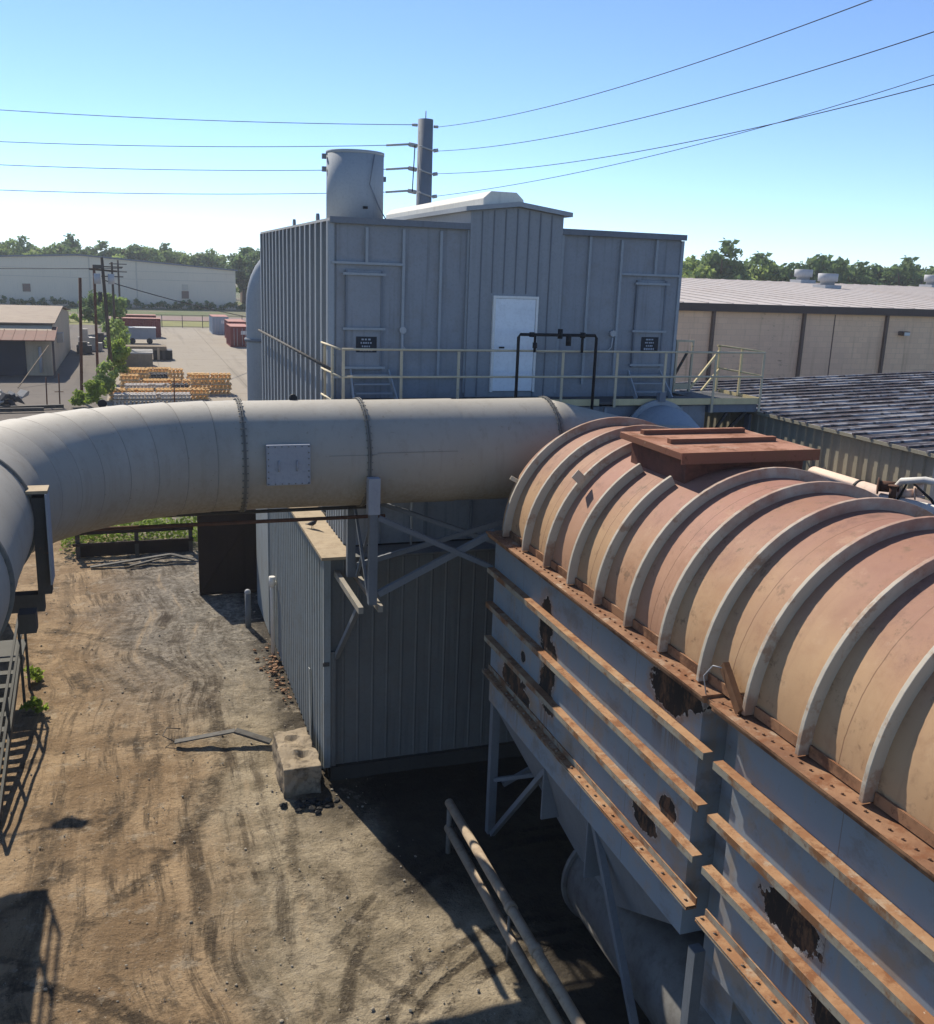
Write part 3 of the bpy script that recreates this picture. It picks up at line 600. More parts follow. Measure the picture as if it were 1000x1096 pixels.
def flange(s0, wd=.06, h=.042, bolts=48):
    b = MB(); b.rings([dring(s0 - wd / 2, DR - .01), dring(s0 - wd / 2, DR + h), dring(s0 - .012, DR + h), dring(s0 - .012, DR + h - .02), dring(s0 + .012, DR + h - .02), dring(s0 + .012, DR + h), dring(s0 + wd / 2, DR + h), dring(s0 + wd / 2, DR - .01)], False, False)
    c, rad = dframe(s0); ax = rad.cross(Vector((0, 0, 1)))
    for i in range(bolts):
        a = i * 2 * math.pi / bolts; p = c + (rad * math.cos(a) + Vector((0, 0, 1)) * math.sin(a)) * (DR + h * .55)
        b.tube([p - ax * (wd / 2 + .022), p + ax * (wd / 2 + .022)], .011, 6)
    return b.build('flange', 'flange_paint', du)
for s_ in (-.03, 2.12, 5.80, L0, -9.0): flange(s_)
for s_ in gores[1:]:
    MB().rings([dring(s_ - .007, DR - .01), dring(s_ - .007, DR + .007), dring(s_ + .007, DR + .007), dring(s_ + .007, DR - .01)], False).build('seam_ring', 'seam_paint', du)
pnl = MB().box(2.02, 2.76, 16.14, 16.26, 6.86, 7.56).build('access_panel', 'duct_panel', du, .012)
b = MB()
for q in [i / 6 for i in range(7)]:
    for zz in (6.89, 7.53): b.tube([(2.05 + .68 * q, 16.12, zz), (2.05 + .68 * q, 16.139, zz)], .011, 6)
    for xx in (2.05, 2.73): b.tube([(xx, 16.12, 6.89 + .64 * q), (xx, 16.139, 6.89 + .64 * q)], .011, 6)
b.build('panel_bolts', 'flange_paint', pnl)
for x in (2.22, 2.53): MB().tube([(x, 16.13, 7.12), (x, 16.09, 7.12), (x, 16.09, 7.28), (x, 16.13, 7.28)], .014, 6).build('handle', 'duct_panel', pnl)
for x, y in ((-.55, 17.0), (2.65, 17.3)):
    MB().rings([[(x + .075 * math.cos(a), y + dd, DZ + DR - (.03 if x < 0 else 0) + .03 + .07 * math.sin(a)) for a in [i * math.pi / 6 for i in range(12)]] for dd in (-.02, .02)], True, False).build('lifting_lug', 'black', du)
# patches and weld bead on the straight run
for x0, x1, z in ((3.1, 3.95, 7.33), (3.96, 5.45, 7.36)):
    MB().bar((x0, DY - math.sqrt((DR + .006) ** 2 - (z - DZ) ** 2), z), (x1, DY - math.sqrt((DR + .006) ** 2 - (z - DZ) ** 2), z), .006, .006).build('weld_seam', 'flange_paint', du)
# reducer cone behind the barrel
R = []
for i in range(9):
    q = i / 8; rr = DR - .42 * q; R.append([(7.53 + 2.6 * q, DY + .35 * q + rr * math.cos(a), DZ - .18 * q + rr * math.sin(a)) for a in [j * 2 * math.pi / 48 for j in range(48)]])
MB().rings(R, True).build('reducer', 'duct', du)
MB().tube([(10.1, 17.55, 7.02), (11.2, 17.9, 6.9), (11.5, 18.2, 6.7)], .55, 24).build('branch', 'duct', du)
# saddle bracket at the elbow flange; shaded side and sunlit cap set by colour
MB().box(-1.34, -1.175, 13.10, 13.32, 6.20, 7.50).build('saddle_block', 'steel_dark', du)
MB().box(-1.173, -1.15, 13.0, 13.42, 6.35, 7.56).build('saddle_plate', 'duct_panel', du)
MB().box(-1.40, -1.14, 13.05, 13.40, 7.562, 7.60).build('saddle_cap', 'coping', du)
MB().box(-3.7, -1.28, 13.14, 13.32, 5.95, 6.19).build('saddle_beam', 'steel_dark', du)
MB().box(-3.6, -3.3, 13.0, 13.3, 0, 5.74).build('support_column', 'steel_dark', du)
MB().box(-1.5, -1.3, 12.2, 12.45, 6.0, 6.25).build('saddle_block', 'steel_dark', du)

# ---------------------------------------------------------------- duct support on the shed wall
sp = thing('duct_support_frame', 'grey steel bracket frame with cross braces carrying the big duct', 'support frame', (3.8, 17, 4.5))
b = MB(); b.bar((3.62, 15.95, 4.56), (3.62, 18.21, 4.56), .09, .12); b.bar((3.98, 15.95, 4.56), (3.98, 18.21, 4.56), .09, .12); b.build('bracket_beam', 'dusty_steel', sp)
MB().box(3.78, 3.93, 16.02, 16.16, 4.62, 6.3).build('post', 'steel_grey', sp)
MB().box(3.75, 3.96, 16.0, 16.17, 6.302, 6.95).build('post_head', 'duct_panel', sp)
MB().box(3.74, 3.90, 17.7, 17.84, 4.62, 6.32).build('post', 'steel_grey', sp)
MB().bar((3.84, 16.3, 4.66), (3.84, 17.6, 6.2), .05, .06).build('diagonal', 'steel_grey', sp)
MB().bar((3.9, 17.6, 4.66), (3.9, 16.3, 6.2), .05, .06).build('diagonal', 'steel_grey', sp)
MB().bar((3.72, 16.5, 4.46), (3.62, 18.2, 2.75), .09, .09).build('knee_brace', 'steel_grey', sp)
MB().angle((3.95, 16.1, 4.85), (5.98, 15.66, 6.02), .10).build('cross_brace', 'steel_grey', sp)
MB().angle((3.95, 16.0, 6.28), (5.98, 15.62, 5.35), .075).build('cross_brace', 'steel_grey', sp)
MB().angle((3.92, 17.7, 4.9), (8.2, 16.2, 6.5), .08).build('cross_brace', 'steel_grey', sp)
MB().angle((3.92, 17.74, 6.3), (8.2, 16.2, 4.9), .07).build('cross_brace', 'steel_grey', sp)
for z, y, nm, lb in ((6.12, 17.35, 'service_pipe', 'upper dark thin pipe running level under the big duct'), (6.02, 17.0, 'service_pipe', 'lower rusty thin pipe running level under the big duct')):
    tag(MB().tube([(-1.6, y, z), (4.3, y, z)], .035, 8).build(nm, 'steel_dark' if z > 6.1 else 'rusty'), lb, 'pipe', 'thin pipes under the duct')
tag(MB().tube([(4.3, 18.6, 6.15), (5.25, 18.6, 6.15), (5.27, 18.6, 6.12), (5.27, 18.6, 4.95)], .025, 8).build('hanging_conduit', 'galv'), 'thin grey conduit dropping behind the cross braces', 'pipe')

# ---------------------------------------------------------------- corrugated shed at the foot of the filter house
SX, SY, SZ = 3.42, 18.23, 4.92
sh = thing('corrugated_annex', 'low grey corrugated metal annex with dusty flat coping below the duct', 'building', (6, 20, 0))
def corrug(axis, fixed, a, b, z0, z1, pitch, depth, sgn, flat=.55):
    m_ = MB(); n = int((b - a) / pitch); P = []
    for i in range(n):
        u = a + i * pitch
        P += [(u, 0), (u + pitch * flat, 0), (u + pitch * (flat + .08), depth), (u + pitch * .92, depth)]
    P.append((a + n * pitch, 0)); 
    for (u0, d0), (u1, d1) in zip(P, P[1:]):
        q = lambda u, d, z: (fixed + sgn * d, u, z) if axis == 'y' else (u, fixed + sgn * d, z)
        m_.face([q(u0, d0, z0), q(u1, d1, z0), q(u1, d1, z1), q(u0, d0, z1)])
    return m_
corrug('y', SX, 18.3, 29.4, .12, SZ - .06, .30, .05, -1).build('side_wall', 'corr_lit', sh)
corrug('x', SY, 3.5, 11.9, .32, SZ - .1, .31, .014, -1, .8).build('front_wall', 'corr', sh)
MB().box(3.48, 11.9, 18.3, 29.4, -.1, SZ - .05).build('core', 'foundation', sh)
MB().box(3.5, 11.9, 18.12, 18.29, -.1, .315).build('plinth', 'foundation', sh)
MB().box(3.36, 3.5, 18.16, 18.295, .3, SZ - .06).build('corner_trim', 'corr_lit', sh)
MB().box(3.3, 3.98, 18.05, 29.4, SZ - .04, SZ + .02).build('coping', 'coping', sh)
MB().box(3.985, 11.9, 18.08, 18.8, SZ - .05, SZ - .01).build('roof', 'corr', sh)
MB().box(3.34, 3.47, 18.13, 18.159, 2.6, 2.68).build('trim_clip', 'steel_dark', sh)
MB().box(3.51, 3.60, 18.13, 18.18, .34, 2.9).build('patch_strip', 'corr', sh)
MB().box(3.33, 3.5, 26.6, 29.45, .1, SZ - .05).build('end_panel', 'corr_lit', sh)
MB().bar((3.34, 19.6, .15), (3.33, 19.75, 1.9), .02, .14).build('loose_sheet', 'corr_lit', sh)

pn = thing('rusty_steel_panel', 'tall dark rust brown steel panel standing beside the corrugated annex', 'panel', (2.5, 30.8, 0))
MB().box(1.64, 3.5, 30.75, 30.85, .02, 2.82).build('sheet', 'rust_panel', pn)
b = MB(); b.bar((1.66, 30.73, .05), (3.48, 30.73, 2.8), .05, .02); b.bar((1.66, 30.72, 2.79), (3.48, 30.72, 2.79), .06, .04); b.bar((1.66, 30.72, .05), (3.48, 30.72, .05), .06, .04); b.build('brace', 'rust_panel', pn)
bo = thing('steel_bollard', 'grey steel bollard with rounded cap in front of the rusty panel', 'bollard', (2.83, 27.5, 0))
MB().tube([(2.83, 27.5, -.1), (2.83, 27.5, 1.12)], .085, 16).build('post', 'steel_grey', bo); MB().ball((2.83, 27.5, 1.12), .095, 2).build('cap', 'galv', bo, smooth=True)
wp = thing('white_wall_pipe', 'white riser pipe with elbow against the annex side wall', 'pipe', (3.3, 25.6, 0))
MB().tube([(3.25, 25.2, 0), (3.25, 25.2, 1.9), (3.25, 25.25, 2.05), (3.36, 25.3, 2.1)], .06, 12).build('pipe', 'white_pvc', wp)
MB().tube([(3.25, 25.2, 2.02), (3.25, 25.2, 2.3)], .085, 12).build('fitting', 'white_pvc', wp)
rb = MB()
for i in range(90): rb.ball((3.14 + random.gauss(0, .14), 23.9 + random.gauss(0, .9), .02 + abs(random.gauss(0, .04))), random.uniform(.015, .07), 1, .3, (1, 1, .6))
tag(rb.build('rubble_pile', 'orange_dirt'), kind='stuff')

# pigeon on the coping
def pigeon():
    b = MB(); R = []
    prof = [(-.17, .0, .012, .008), (-.11, .006, .03, .014), (-.05, .02, .05, .042), (.02, .04, .058, .058), (.08, .07, .05, .052), (.11, .11, .032, .035), (.12, .145, .026, .026), (.135, .165, .028, .026), (.155, .172, .022, .02), (.175, .168, .006, .006), (.19, .164, .003, .003)]
    for x, z, ry, rz in prof: R.append([(3.5 + x * .6 , 20.3 - x * .8, 5.04 + z + rz * math.sin(a)) if False else (3.5 + x * .77 + ry * math.cos(a) * .6, 20.3 - x * .6 + ry * math.cos(a) * .8, 5.02 + z + rz * math.sin(a)) for a in [i * math.pi / 7 for i in range(14)]])
    b.rings(R); return b
pg = thing('pigeon', 'dark pigeon perched on the dusty annex coping', 'bird', (3.5, 20.3, SZ + .02))
pb = pigeon().build('body', 'bird', pg)
for s_ in (-.03, .03): MB().tube([(3.5 + s_ * .7, 20.3 + s_, SZ + .02), (3.51 + s_ * .7, 20.3 + s_, 5.02)], .006, 5).build('leg', 'rusty', pg)

# ---------------------------------------------------------------- dust collector (rusty barrel vault box in the right foreground)
TX0, TX1, TZ, CX = 6.0, 10.16, 6.0, 8.08
TYN = 1.6
dc = thing('dust_collector', 'rust stained ribbed barrel topped dust collector with flaking blue grey walls', 'dust collector', (8, 8.7, 0))
def arc(r, y, n=40): return [(CX - r * math.cos(a), y, TZ + r * math.sin(a)) for a in [i * math.pi / n for i in range(n + 1)]]
b = MB(); ys = [15.6 - i * .45 for i in range(32)]; V = [[b.bm.verts.new(p) for p in arc(1.96, y)] for y in ys]
for A, B in zip(V, V[1:]):
    for k in range(len(A) - 1): b.bm.faces.new((A[k], A[k + 1], B[k + 1], B[k])).smooth = True
b.build('barrel', 'barrel', dc)
MB().rings([arc(1.95, 15.59), arc(1.95, 15.55)], True, False).build('end_plate', 'flange_rust', dc)
RIBY = [15.2 - .905 * k for k in range(15)]
def rib(y, a0, a1, nm='rib'):
    n = 36; b = MB(); R = []
    for i in range(n + 1):
        a = a0 + (a1 - a0) * i / n; c_, s_ = -math.cos(a), math.sin(a)
        P = lambda r, yy: (CX + r * c_, yy, TZ + r * s_)
        R.append([P(1.955, y - .025), P(2.10, y - .025), P(2.10, y + .032), P(1.955, y + .032)])
    b.rings(R, True, False); o = b.build(nm, 'rib', dc, .006); return o
ca = math.acos((CX - 7.2) / 1.97)
for y in RIBY:
    if 11.4 < y < 13.0: rib(y, 0.005, ca - .05); rib(y, math.pi - math.acos((9.1 - CX) / 1.97) + .03, math.pi - .005)
    else: rib(y, .005, math.pi - .005)
# inner gusset angle at the barrel foot
for y0, y1 in zip(RIBY, RIBY[1:]): MB().box(6.09, 6.115, y1 + .05, y0 - .04, TZ + .003, TZ + .12).build('foot_strip', 'flange_rust', dc)
# top flange in two lengths
for y0, y1, zt in ((8.52, 15.66, 5.995), (TYN, 8.36, 5.985)):
    b = MB(); b.box(5.83, 6.14, y0, y1, zt - .03, zt); b.box(5.86, 5.90, y0, y1, zt - .09, zt - .031)
    y = y0 + .1
    while y < y1:
        b.tube([(5.95, y, zt - .005), (5.95, y, zt + .02)], .016, 6); y += .15
    b.build('top_flange', 'flange_rust', dc)
SEC = ((8.72, 15.58), (TYN, 8.02))
for y0, y1 in SEC:
    MB().box(TX0, TX1, y0, y1, 2.72, 5.955).build('side_wall', 'tank_wall', dc)
MB().box(6.35, 9.8, 8.03, 8.71, 1.7, 5.9).build('gap_duct', 'tank_wall', dc)  # carried down below the walls to block sun from the drum
MB().box(5.9, 6.35, 8.36, 8.52, 5.90, 5.96).build('gap_plate', 'flange_rust', dc)
for (y0, y1) in ((8.44, 15.62), (TYN, 8.24)):
    for z in (5.33, 4.67, 4.01):
        b = MB(); b.box(5.868, 5.998, y0, y1, z - .012, z); b.box(5.868, 5.882, y0, y1, z - .09, z - .0125); b.build('stiffener', 'stiff', dc)
    z = 3.34; b = MB(); b.box(5.85, 5.996, y0, y1, z - .014, z); b.box(5.978, 5.997, y0, y1, z + .0005, z + .09); b.box(5.85, 5.998, y0, y1, z - .05, z - .03)
    y = y0 + .12
    while y < y1: b.tube([(5.915, y, z), (5.915, y, z + .024)], .02, 6); y += .27
    b.build('bolted_flange', 'stiff', dc)
# hatch on top
ht = MB().box(7.02, 9.25, 11.28, 13.12, 8.10, 8.20).build('hatch_cover', 'hatch_rust', dc, .008)
MB().box(7.18, 9.12, 11.42, 13.0, 7.4, 8.099).build('hatch_curb', 'hatch_dark', dc)
MB().box(7.0, 9.27, 11.26, 11.279, 8.05, 8.21).build('lip', 'hatch_rust', ht)
for y in (12.05, 12.85): MB().box(7.25, 9.05, y - .05, y + .05, 8.201, 8.27).build('cover_rib', 'hatch_rust', ht)
# small fittings on the barrel
a = RAD(42); MB().bar((CX - 2.1 * math.cos(a), 13.3, TZ + 2.1 * math.sin(a)), (CX - 2.28 * math.cos(a), 13.3, TZ + 2.28 * math.sin(a)), .02, .16).build('lifting_lug', 'rib', dc)
a = RAD(28); MB().bar((CX - 2.0 * math.cos(a), 15.35, TZ + 2.0 * math.sin(a)), (CX - 2.18 * math.cos(a), 15.4, TZ + 2.18 * math.sin(a)), .03, .07).build('lifting_lug', 'rib', dc)
tag(MB().bar((5.98, 8.0, 6.02), (6.03, 8.45, 6.38), .07, .12).build('wood_scrap', 'timber_burnt'), 'short burnt wood scrap leaning on the collector flange', 'wood')
tag(MB().tube([(5.9, 8.55, 6.0), (5.88, 8.6, 6.2), (5.92, 8.5, 6.36), (5.98, 8.42, 6.36)], .008, 6).build('loose_wire', 'galv'), 'loop of loose wire by the burnt wood on the collector flange', 'wire')
# hoppers, legs, braces
def hopper(y0, y1):
    m_ = MB(); xa, xb = 6.03, 10.13; yc = (y0 + y1) / 2
    T = [(xa, y0 + .1, 2.715), (xb, y0 + .1, 2.715), (xb, y1 - .1, 2.715), (xa, y1 - .1, 2.715)]
    B = [(6.5, yc - .95, 1.28), (9.7, yc - .95, 1.28), (9.7, yc + .3, 1.28), (6.5, yc + .3, 1.28)]
    m_.rings([T, B], True, False); return m_.build('hopper', 'steel_grey', dc)
hopper(8.8, 15.5); hopper(2.2, 7.9)
for y in (13.0, 11.35, 5.5): MB().box(6.02, 6.36, y - .02, y + .02, 1.75, 2.714).build('gusset', 'steel_grey', dc)
for x in (6.08, 10.0):
    for y in (15.42, 8.46, 2.2): MB().box(x - .075, x + .075, y - .075, y + .075, -.1, 2.71).build('leg', 'steel_grey', dc)
MB().bar((6.08, 15.3, .05), (6.08, 13.05, 2.6), .09, .09).build('brace', 'steel_grey', dc)
MB().bar((6.08, 11.2, 2.68), (6.06, 9.2, -.05), .10, .10).build('brace', 'steel_grey', dc)
MB().bar((6.3, 15.42, 1.0), (9.8, 15.42, 2.6), .08, .08).build('brace', 'steel_grey', dc)
MB().bar((6.08, 15.3, 1.2), (7.6, 13.6, 2.2), .07, .07).build('brace', 'steel_grey', dc)

dr = thing('dust_drum', 'large dusty grey cylinder lying in shade under the collector', 'drum', (6.9, 10, 0))
MB().tube([(7.15, 12.5, .82), (7.12, 5, .82)], .84, 40).build('shell', 'dust', dr)
MB().tube([(7.15, 12.56, .82), (7.15, 12.48, .82)], .90, 40).build('end_flange', 'dust', dr)

gr = thing('pipe_barrier', 'double pipe guard barrier along the pit edge beside the collector', 'barrier', (5.1, 12, 0))
for z in (1.02, .5): MB().tube([(5.1, 15.05, z), (5.1, 7.5, z)], .082, 14).build('rail', 'rust_tan', gr)
for y in (15.0, 11.95, 9.2): MB().tube([(5.1, y, -.1), (5.1, y, 1.0)], .05 if y > 14 else .022, 10).build('post', 'dust', gr)
for y in (11.9, 10.9): MB().tube([(5.1, y - .06, 1.02), (5.1, y + .06, 1.02)], .10, 14).build('coupling', 'rust_tan', gr)

# ---------------------------------------------------------------- yard objects
cb = MB(); 
def block():
    b = MB(); b.box(2.47, 3.22, 17.72, 19.5, -.05, .62)
    bmesh.ops.subdivide_edges(b.bm, edges=b.bm.edges[:], cuts=11, use_grid_fill=True)
    for v in b.bm.verts:
        n = mnoise.noise(v.co * 2.2) * .10 + mnoise.noise(v.co * 6) * .05
        d = (v.co - Vector((2.85, 18.6, .3))).normalized(); v.co += d * n
        for hx, hy in ((2.85, 19.0), (2.95, 18.25)):
            q = math.hypot(v.co.x - hx, v.co.y - hy)
            if v.co.z > .4 and q < .2: v.co.z -= .16 * (1 - q / .2)
    return b
tag(block().build('concrete_block', 'concrete', None, .02), 'pitted tan concrete block at the corner of the annex', 'concrete block')
b = MB(); b.bar((.45, 20.5, .12), (1.75, 20.35, .3), .17, .03); b.bar((1.76, 20.35, .3), (2.5, 20.0, .1), .2, .05)
b.tube([(.45, 20.5, .12), (.2, 20.7, .2), (.3, 20.95, .26), (.6, 20.95, .2)], .012, 6)
tag(b.build('bent_metal_strip', 'galv_dull'), 'bent strip of scrap sheet metal lying beside the concrete block', 'scrap metal')
b = MB()
for i in range(30): b.ball((3.0 + random.gauss(0, .28), 17.25 + random.gauss(0, .12), .03), random.uniform(.03, .09), 1, .3, (1.3, 1, .7))
tag(b.build('soot_rubble', 'foundation'), 'black rubble ridge in front of the concrete block', 'rubble')
gv = MB()
for i in range(1700):
    x = random.uniform(-3, 4.6); y = random.uniform(9, 34); s_ = random.choice((.006, .008, .010, .012, .012, .016, .026))
    gv.ball((x, y, .02 + .05 * mnoise.noise((x * .5, y * .5, 0))), s_ * random.uniform(.6, 1.3), 0 if False else 1, .35, (1, 1, .7))
tag(gv.build('loose_gravel', 'stone'), kind='stuff')

ba = thing('dark_rail_barrier', 'dark rusty steel rail barrier in front of green weeds', 'barrier', (-.3, 35.8, 0))
for x in (-2.25, -.25, 1.65): MB().box(x - .07, x + .07, 35.72, 35.88, 0, 1.0).build('post', 'steel_dark', ba)
for z, h in ((.98, .12), (.55, .1)): MB().box(-2.4, 1.75, 35.62, 35.71, z - h / 2, z + h / 2).build('rail', 'rust_panel', ba)
MB().box(-2.2, 1.7, 35.9, 35.94, .02, .45).build('base_board', 'rust_panel', ba)
b = MB(); b.bar((-1.8, 34.4, .08), (.9, 34.7, .3), .16, .05); b.bar((.9, 34.7, .3), (1.7, 34.5, .1), .2, .05); b.bar((-.5, 34.2, .1), (.9, 34.65, .26), .1, .05)
tag(b.build('fallen_metal_trim', 'galv_dull'), 'fallen bent metal trim lying in front of the dark rail barrier', 'scrap metal')

def leaves(b, c, r, n, s_, sq=(1, 1, 1), clump=0, clumps=14):
    cs = []
    for i in range(clumps):
        v = Vector((random.gauss(0, 1), random.gauss(0, 1), random.gauss(0, 1))).normalized() * random.uniform(.25, .85)
        cs.append(Vector((v.x * sq[0], v.y * sq[1], v.z * sq[2])) * r)
    for i in range(n):
        q = random.choice(cs); d = Vector((random.gauss(0, 1), random.gauss(0, 1), random.gauss(0, 1)))
        d = d.normalized() * (random.random() ** .4) * r * (clump or .42)
        p = Vector(c) + q + Vector((d.x, d.y, d.z * .75))
        nrm = (d.normalized() + Vector((random.gauss(0, .6), random.gauss(0, .6), random.gauss(.3, .6)))).normalized()
        a = nrm.orthogonal().normalized(); a = Matrix.Rotation(random.uniform(0, 6.28), 3, nrm) @ a; e = nrm.cross(a); k = s_ * random.uniform(.6, 1.4)
        b.face([p - a * k, p - e * k * .55, p + a * k, p + e * k * .55])
b = MB()
for i in range(4200):
    x = random.uniform(-2.9, 3.6); y = 36.2 + random.random() * 2.6; z = random.random() ** .7 * (1.05 + .55 * mnoise.noise((x * .9, y * .9, 2)))
    nrm = Vector((random.gauss(0, .6), random.gauss(-.3, .6), 1)).normalized(); a = Matrix.Rotation(random.uniform(0, 6.28), 3, nrm) @ nrm.orthogonal().normalized(); e = nrm.cross(a); k = random.uniform(.05, .12); p = Vector((x, y, max(.02, z)))
    b.face([p - a * k, p - e * k * .5, p + a * k, p + e * k * .5])
tag(b.build('weeds', 'weed'), kind='stuff')

# stair at the far left, going up out of the picture
sr = thing('steel_stair', 'narrow steel stair with pipe handrail at the left edge of the dirt lane', 'stair', (-3.2, 21, 0))
for x in (-2.90, -3.85): MB().bar((x, 23.4, 1.25), (x + .06, 18.0, .08), .05, .2).build('stringer', 'stair_paint', sr)
for i in range(11): 
    q = i / 10; MB().box(-3.82, -2.93, 23.3 - q * 5.1 - .13, 23.3 - q * 5.1 + .1, 1.28 - q * 1.1, 1.31 - q * 1.1).build('tread', 'stair_paint', sr)
MB().box(-4.2, -2.85, 23.45, 24.6, 1.24, 1.30).build('landing', 'stair_paint', sr)
for y, z in ((24.5, 1.28), (23.35, 1.24), (20.6, .62), (18.2, .1)): MB().box(-2.90, -2.84, y - .03, y + .03, z - (1.3 if y > 23.3 else 0), z + 1.0).build('post', 'stair_paint', sr)
for h in (1.0, .5): MB().bar((-2.87, 24.5, 1.28 + h), (-2.87, 23.35, 1.24 + h), .05, .05).build('rail', 'stair_paint', sr); MB().bar((-2.87, 23.34, 1.24 + h), (-2.87, 18.2, .1 + h), .05, .05).build('rail', 'stair_paint', sr)
MB().bar((-2.87, 24.5, 2.28), (-4.2, 24.5, 2.28), .05, .05).build('rail', 'stair_paint', sr)
for (bx, by, lb) in ((-2.75, 24.9, 'bright green weed clump at the head of the steel stair'), (-2.6, 22.9, 'small bright weed clump beside the steel stair')):
    b = MB(); leaves(b, (bx, by, .25), .3, 160, .07, clumps=6)
    tag(b.build('weed_clump', 'weed'), lb, 'plant', 'weed clumps by the stair')
# the landing and lamp just left of the picture, known by their shadows on the lane
lp = thing('service_landing', 'steel service landing with railings beyond the left edge', 'platform', (-4.2, 20.5, 0))
MB().box(-5.4, -3.36, 18.9, 22.0, 5.9, 6.0).build('deck', 'deck', lp)
for (x, y) in ((-3.4, 18.95), (-3.4, 20.4), (-3.4, 21.95), (-5.3, 18.95)): MB().box(x - .03, x + .03, y - .03, y + .03, 6.0, 7.1).build('post', 'rail', lp)
for z in (7.1, 6.55): MB().bar((-3.4, 18.95, z), (-3.4, 21.95, z), .05, .05).build('rail', 'rail', lp); MB().bar((-3.4, 18.95, z), (-5.3, 18.95, z), .05, .05).build('rail', 'rail', lp)
for (x, y) in ((-3.9, 19.4), (-5.2, 19.4), (-5.2, 21.6)): MB().box(x - .1, x + .1, y - .1, y + .1, 0, 5.89).build('leg', 'steel_dark', lp)
MB().box(-7.5, -4.0, 18.5, 30.0, 0.0, 3.2).build('base_module', 'steel_dark', lp)
fl = thing('floodlight_mast', 'floodlight on a mast beyond the left edge', 'lamp', (-4.9, 25.8, 0))
MB().tube([(-4.9, 26.2, 0), (-4.9, 26.2, 8.4)], .06, 8).build('pole', 'galv', fl)
MB().tube([(-4.9, 26.2, 8.2), (-3.95, 26.5, 8.35)], .03, 8).build('arm', 'galv', fl)
MB().ball((-3.75, 26.55, 8.33), .3, 2, 0, (1.2, .7, .35)).build('lamp_head', 'galv', fl, smooth=True)

# ---------------------------------------------------------------- shed with the weathered roof, at right
ms = thing('corrugated_shed', 'long corrugated shed with olive wall and streaked dark ridged roof', 'building', (20, 15, 0))
MX, MYF, MZ, MS = 14.5, 25.7, 7.42, .036
corrug('y', MX, 3.9, 25.6, 0, MZ - .08, .30, .035, -1, .5).build('wall', 'shed_wall', ms)
MB().box(MX + .03, 60, 3.9, 25.55, 0, MZ - .15).build('core', 'shed_wall', ms)
b = MB(); b.prism([(MX - .11, MZ - .012), (60, MZ + MS * (60 - MX)), (60, MZ + MS * (60 - MX) + .03), (MX - .11, MZ + .018)], 'y', 3.8, MYF); b.build('roof', 'shed_roof', ms)
y = 4.0
rr = MB(); n = 0
while y < MYF - .1:
    zz = MZ + .022
    r_ = MB(); r_.bar((MX - .15, y, zz + .012), (60, y, zz + MS * (60 - MX) + .02), .06, .05); r_.build('roof_rib', 'shed_rib', ms); y += .52
MB().box(MX - .135, MX - .115, 3.8, MYF, MZ - .05, MZ + .022).build('eave_trim', 'shed_wall', ms)
for y in (14.0, 20.2): MB().box(MX - .14, MX - .07, y, y + .2, 0, MZ - .1).build('wall_post', 'bag_dark', ms)
pr = thing('pale_bent_pipe', 'pale pinkish pipe with dark band along the shed wall behind the barrel', 'pipe', (13.6, 14.5, 6))
MB().tube([(14.05, 17.2, 6.42), (14.05, 13.0, 6.42)], .2, 20).build('pipe', 'pale_pipe', pr)
MB().tube([(14.05, 15.75, 6.42), (14.05, 15.68, 6.42)], .212, 20).build('band', 'black', pr)
for y in (16.6, 14.4, 13.2): MB().box(13.95, 14.15, y - .08, y + .08, 0, 6.23).build('stanchion', 'steel_dark', pr)
va = thing('valve_assembly', 'cluster of rusty valves hoses and white pipe beside the ridged shed', 'valve', (12.6, 12.6, 6.5))
MB().tube([(12.35, 13.3, 6.85), (12.9, 12.2, 6.8), (13.4, 11.3, 6.8)], .13, 14).build('pipe', 'white_pvc', va)
MB().tube([(12.5, 13.2, 7.0), (12.5, 13.0, 7.25), (12.6, 12.6, 7.35), (12.9, 12.1, 7.3)], .06, 10).build('hose', 'white_pvc', va)
for i, (p, q, r_) in enumerate((((12.3, 13.35, 7.1), (12.55, 13.15, 7.1), .10), ((12.5, 13.1, 7.0), (12.7, 12.9, 7.05), .08), ((12.38, 13.05, 6.9), (12.38, 13.05, 7.15), .06), ((12.75, 12.85, 7.0), (12.75, 12.85, 7.25), .07))):
    vb = MB(); vb.tube([p, q], r_, 12)
    for e in (p, q): vb.tube([e, tuple(e[k_] + (q[k_] - p[k_]) * .08 for k_ in range(3))], r_ * 1.5, 12)
    vb.build('valve_body', ('rusty', 'pale_pipe')[i % 2], va)
MB().tube([(12.4, 13.0, 6.8), (12.55, 12.9, 7.3), (12.8, 12.6, 7.0), (12.85, 12.4, 6.75)], .025, 8).build('hose', 'black', va)
MB().box(12.4, 12.6, 12.6, 12.8, 0, 6.8).build('stand', 'steel_dark', va)

# ---------------------------------------------------------------- tan block warehouse, right background
wh = thing('block_warehouse', 'long tan block warehouse with pale metal roof and brown fascia', 'building', (70, 75, 0))
MB().box(30, 190, 60, 129, 0, 8.72).build('wall', 'cmu', wh)
b = MB(); b.prism([(59.5, 9.0), (95, 10.72), (130, 9.0), (130, 8.9), (95, 10.62), (59.5, 8.9)], 'x', 29.5, 190.5); b.build('roof', 'wh_roof', wh)
for i in range(70):
    x = 30 + i * 2.0; MB().bar((x, 59.5, 9.03), (x, 95, 10.75), .06, .05).build('roof_seam', 'wh_roof', wh)
MB().box(29.6, 190.4, 59.45, 59.95, 8.45, 8.99).build('fascia', 'fascia', wh)
for i, x in enumerate((31.6, 38.75, 46.4, 53.9, 61.3, 69)): MB().box(x - .11, x + .11, 59.78, 59.995, 0, 8.45).build('downspout', 'spout', wh)
for x in (49.2,): MB().box(x - .04, x + .04, 59.97, 59.998, 0, 8.4).build('control_joint', 'spout', wh)
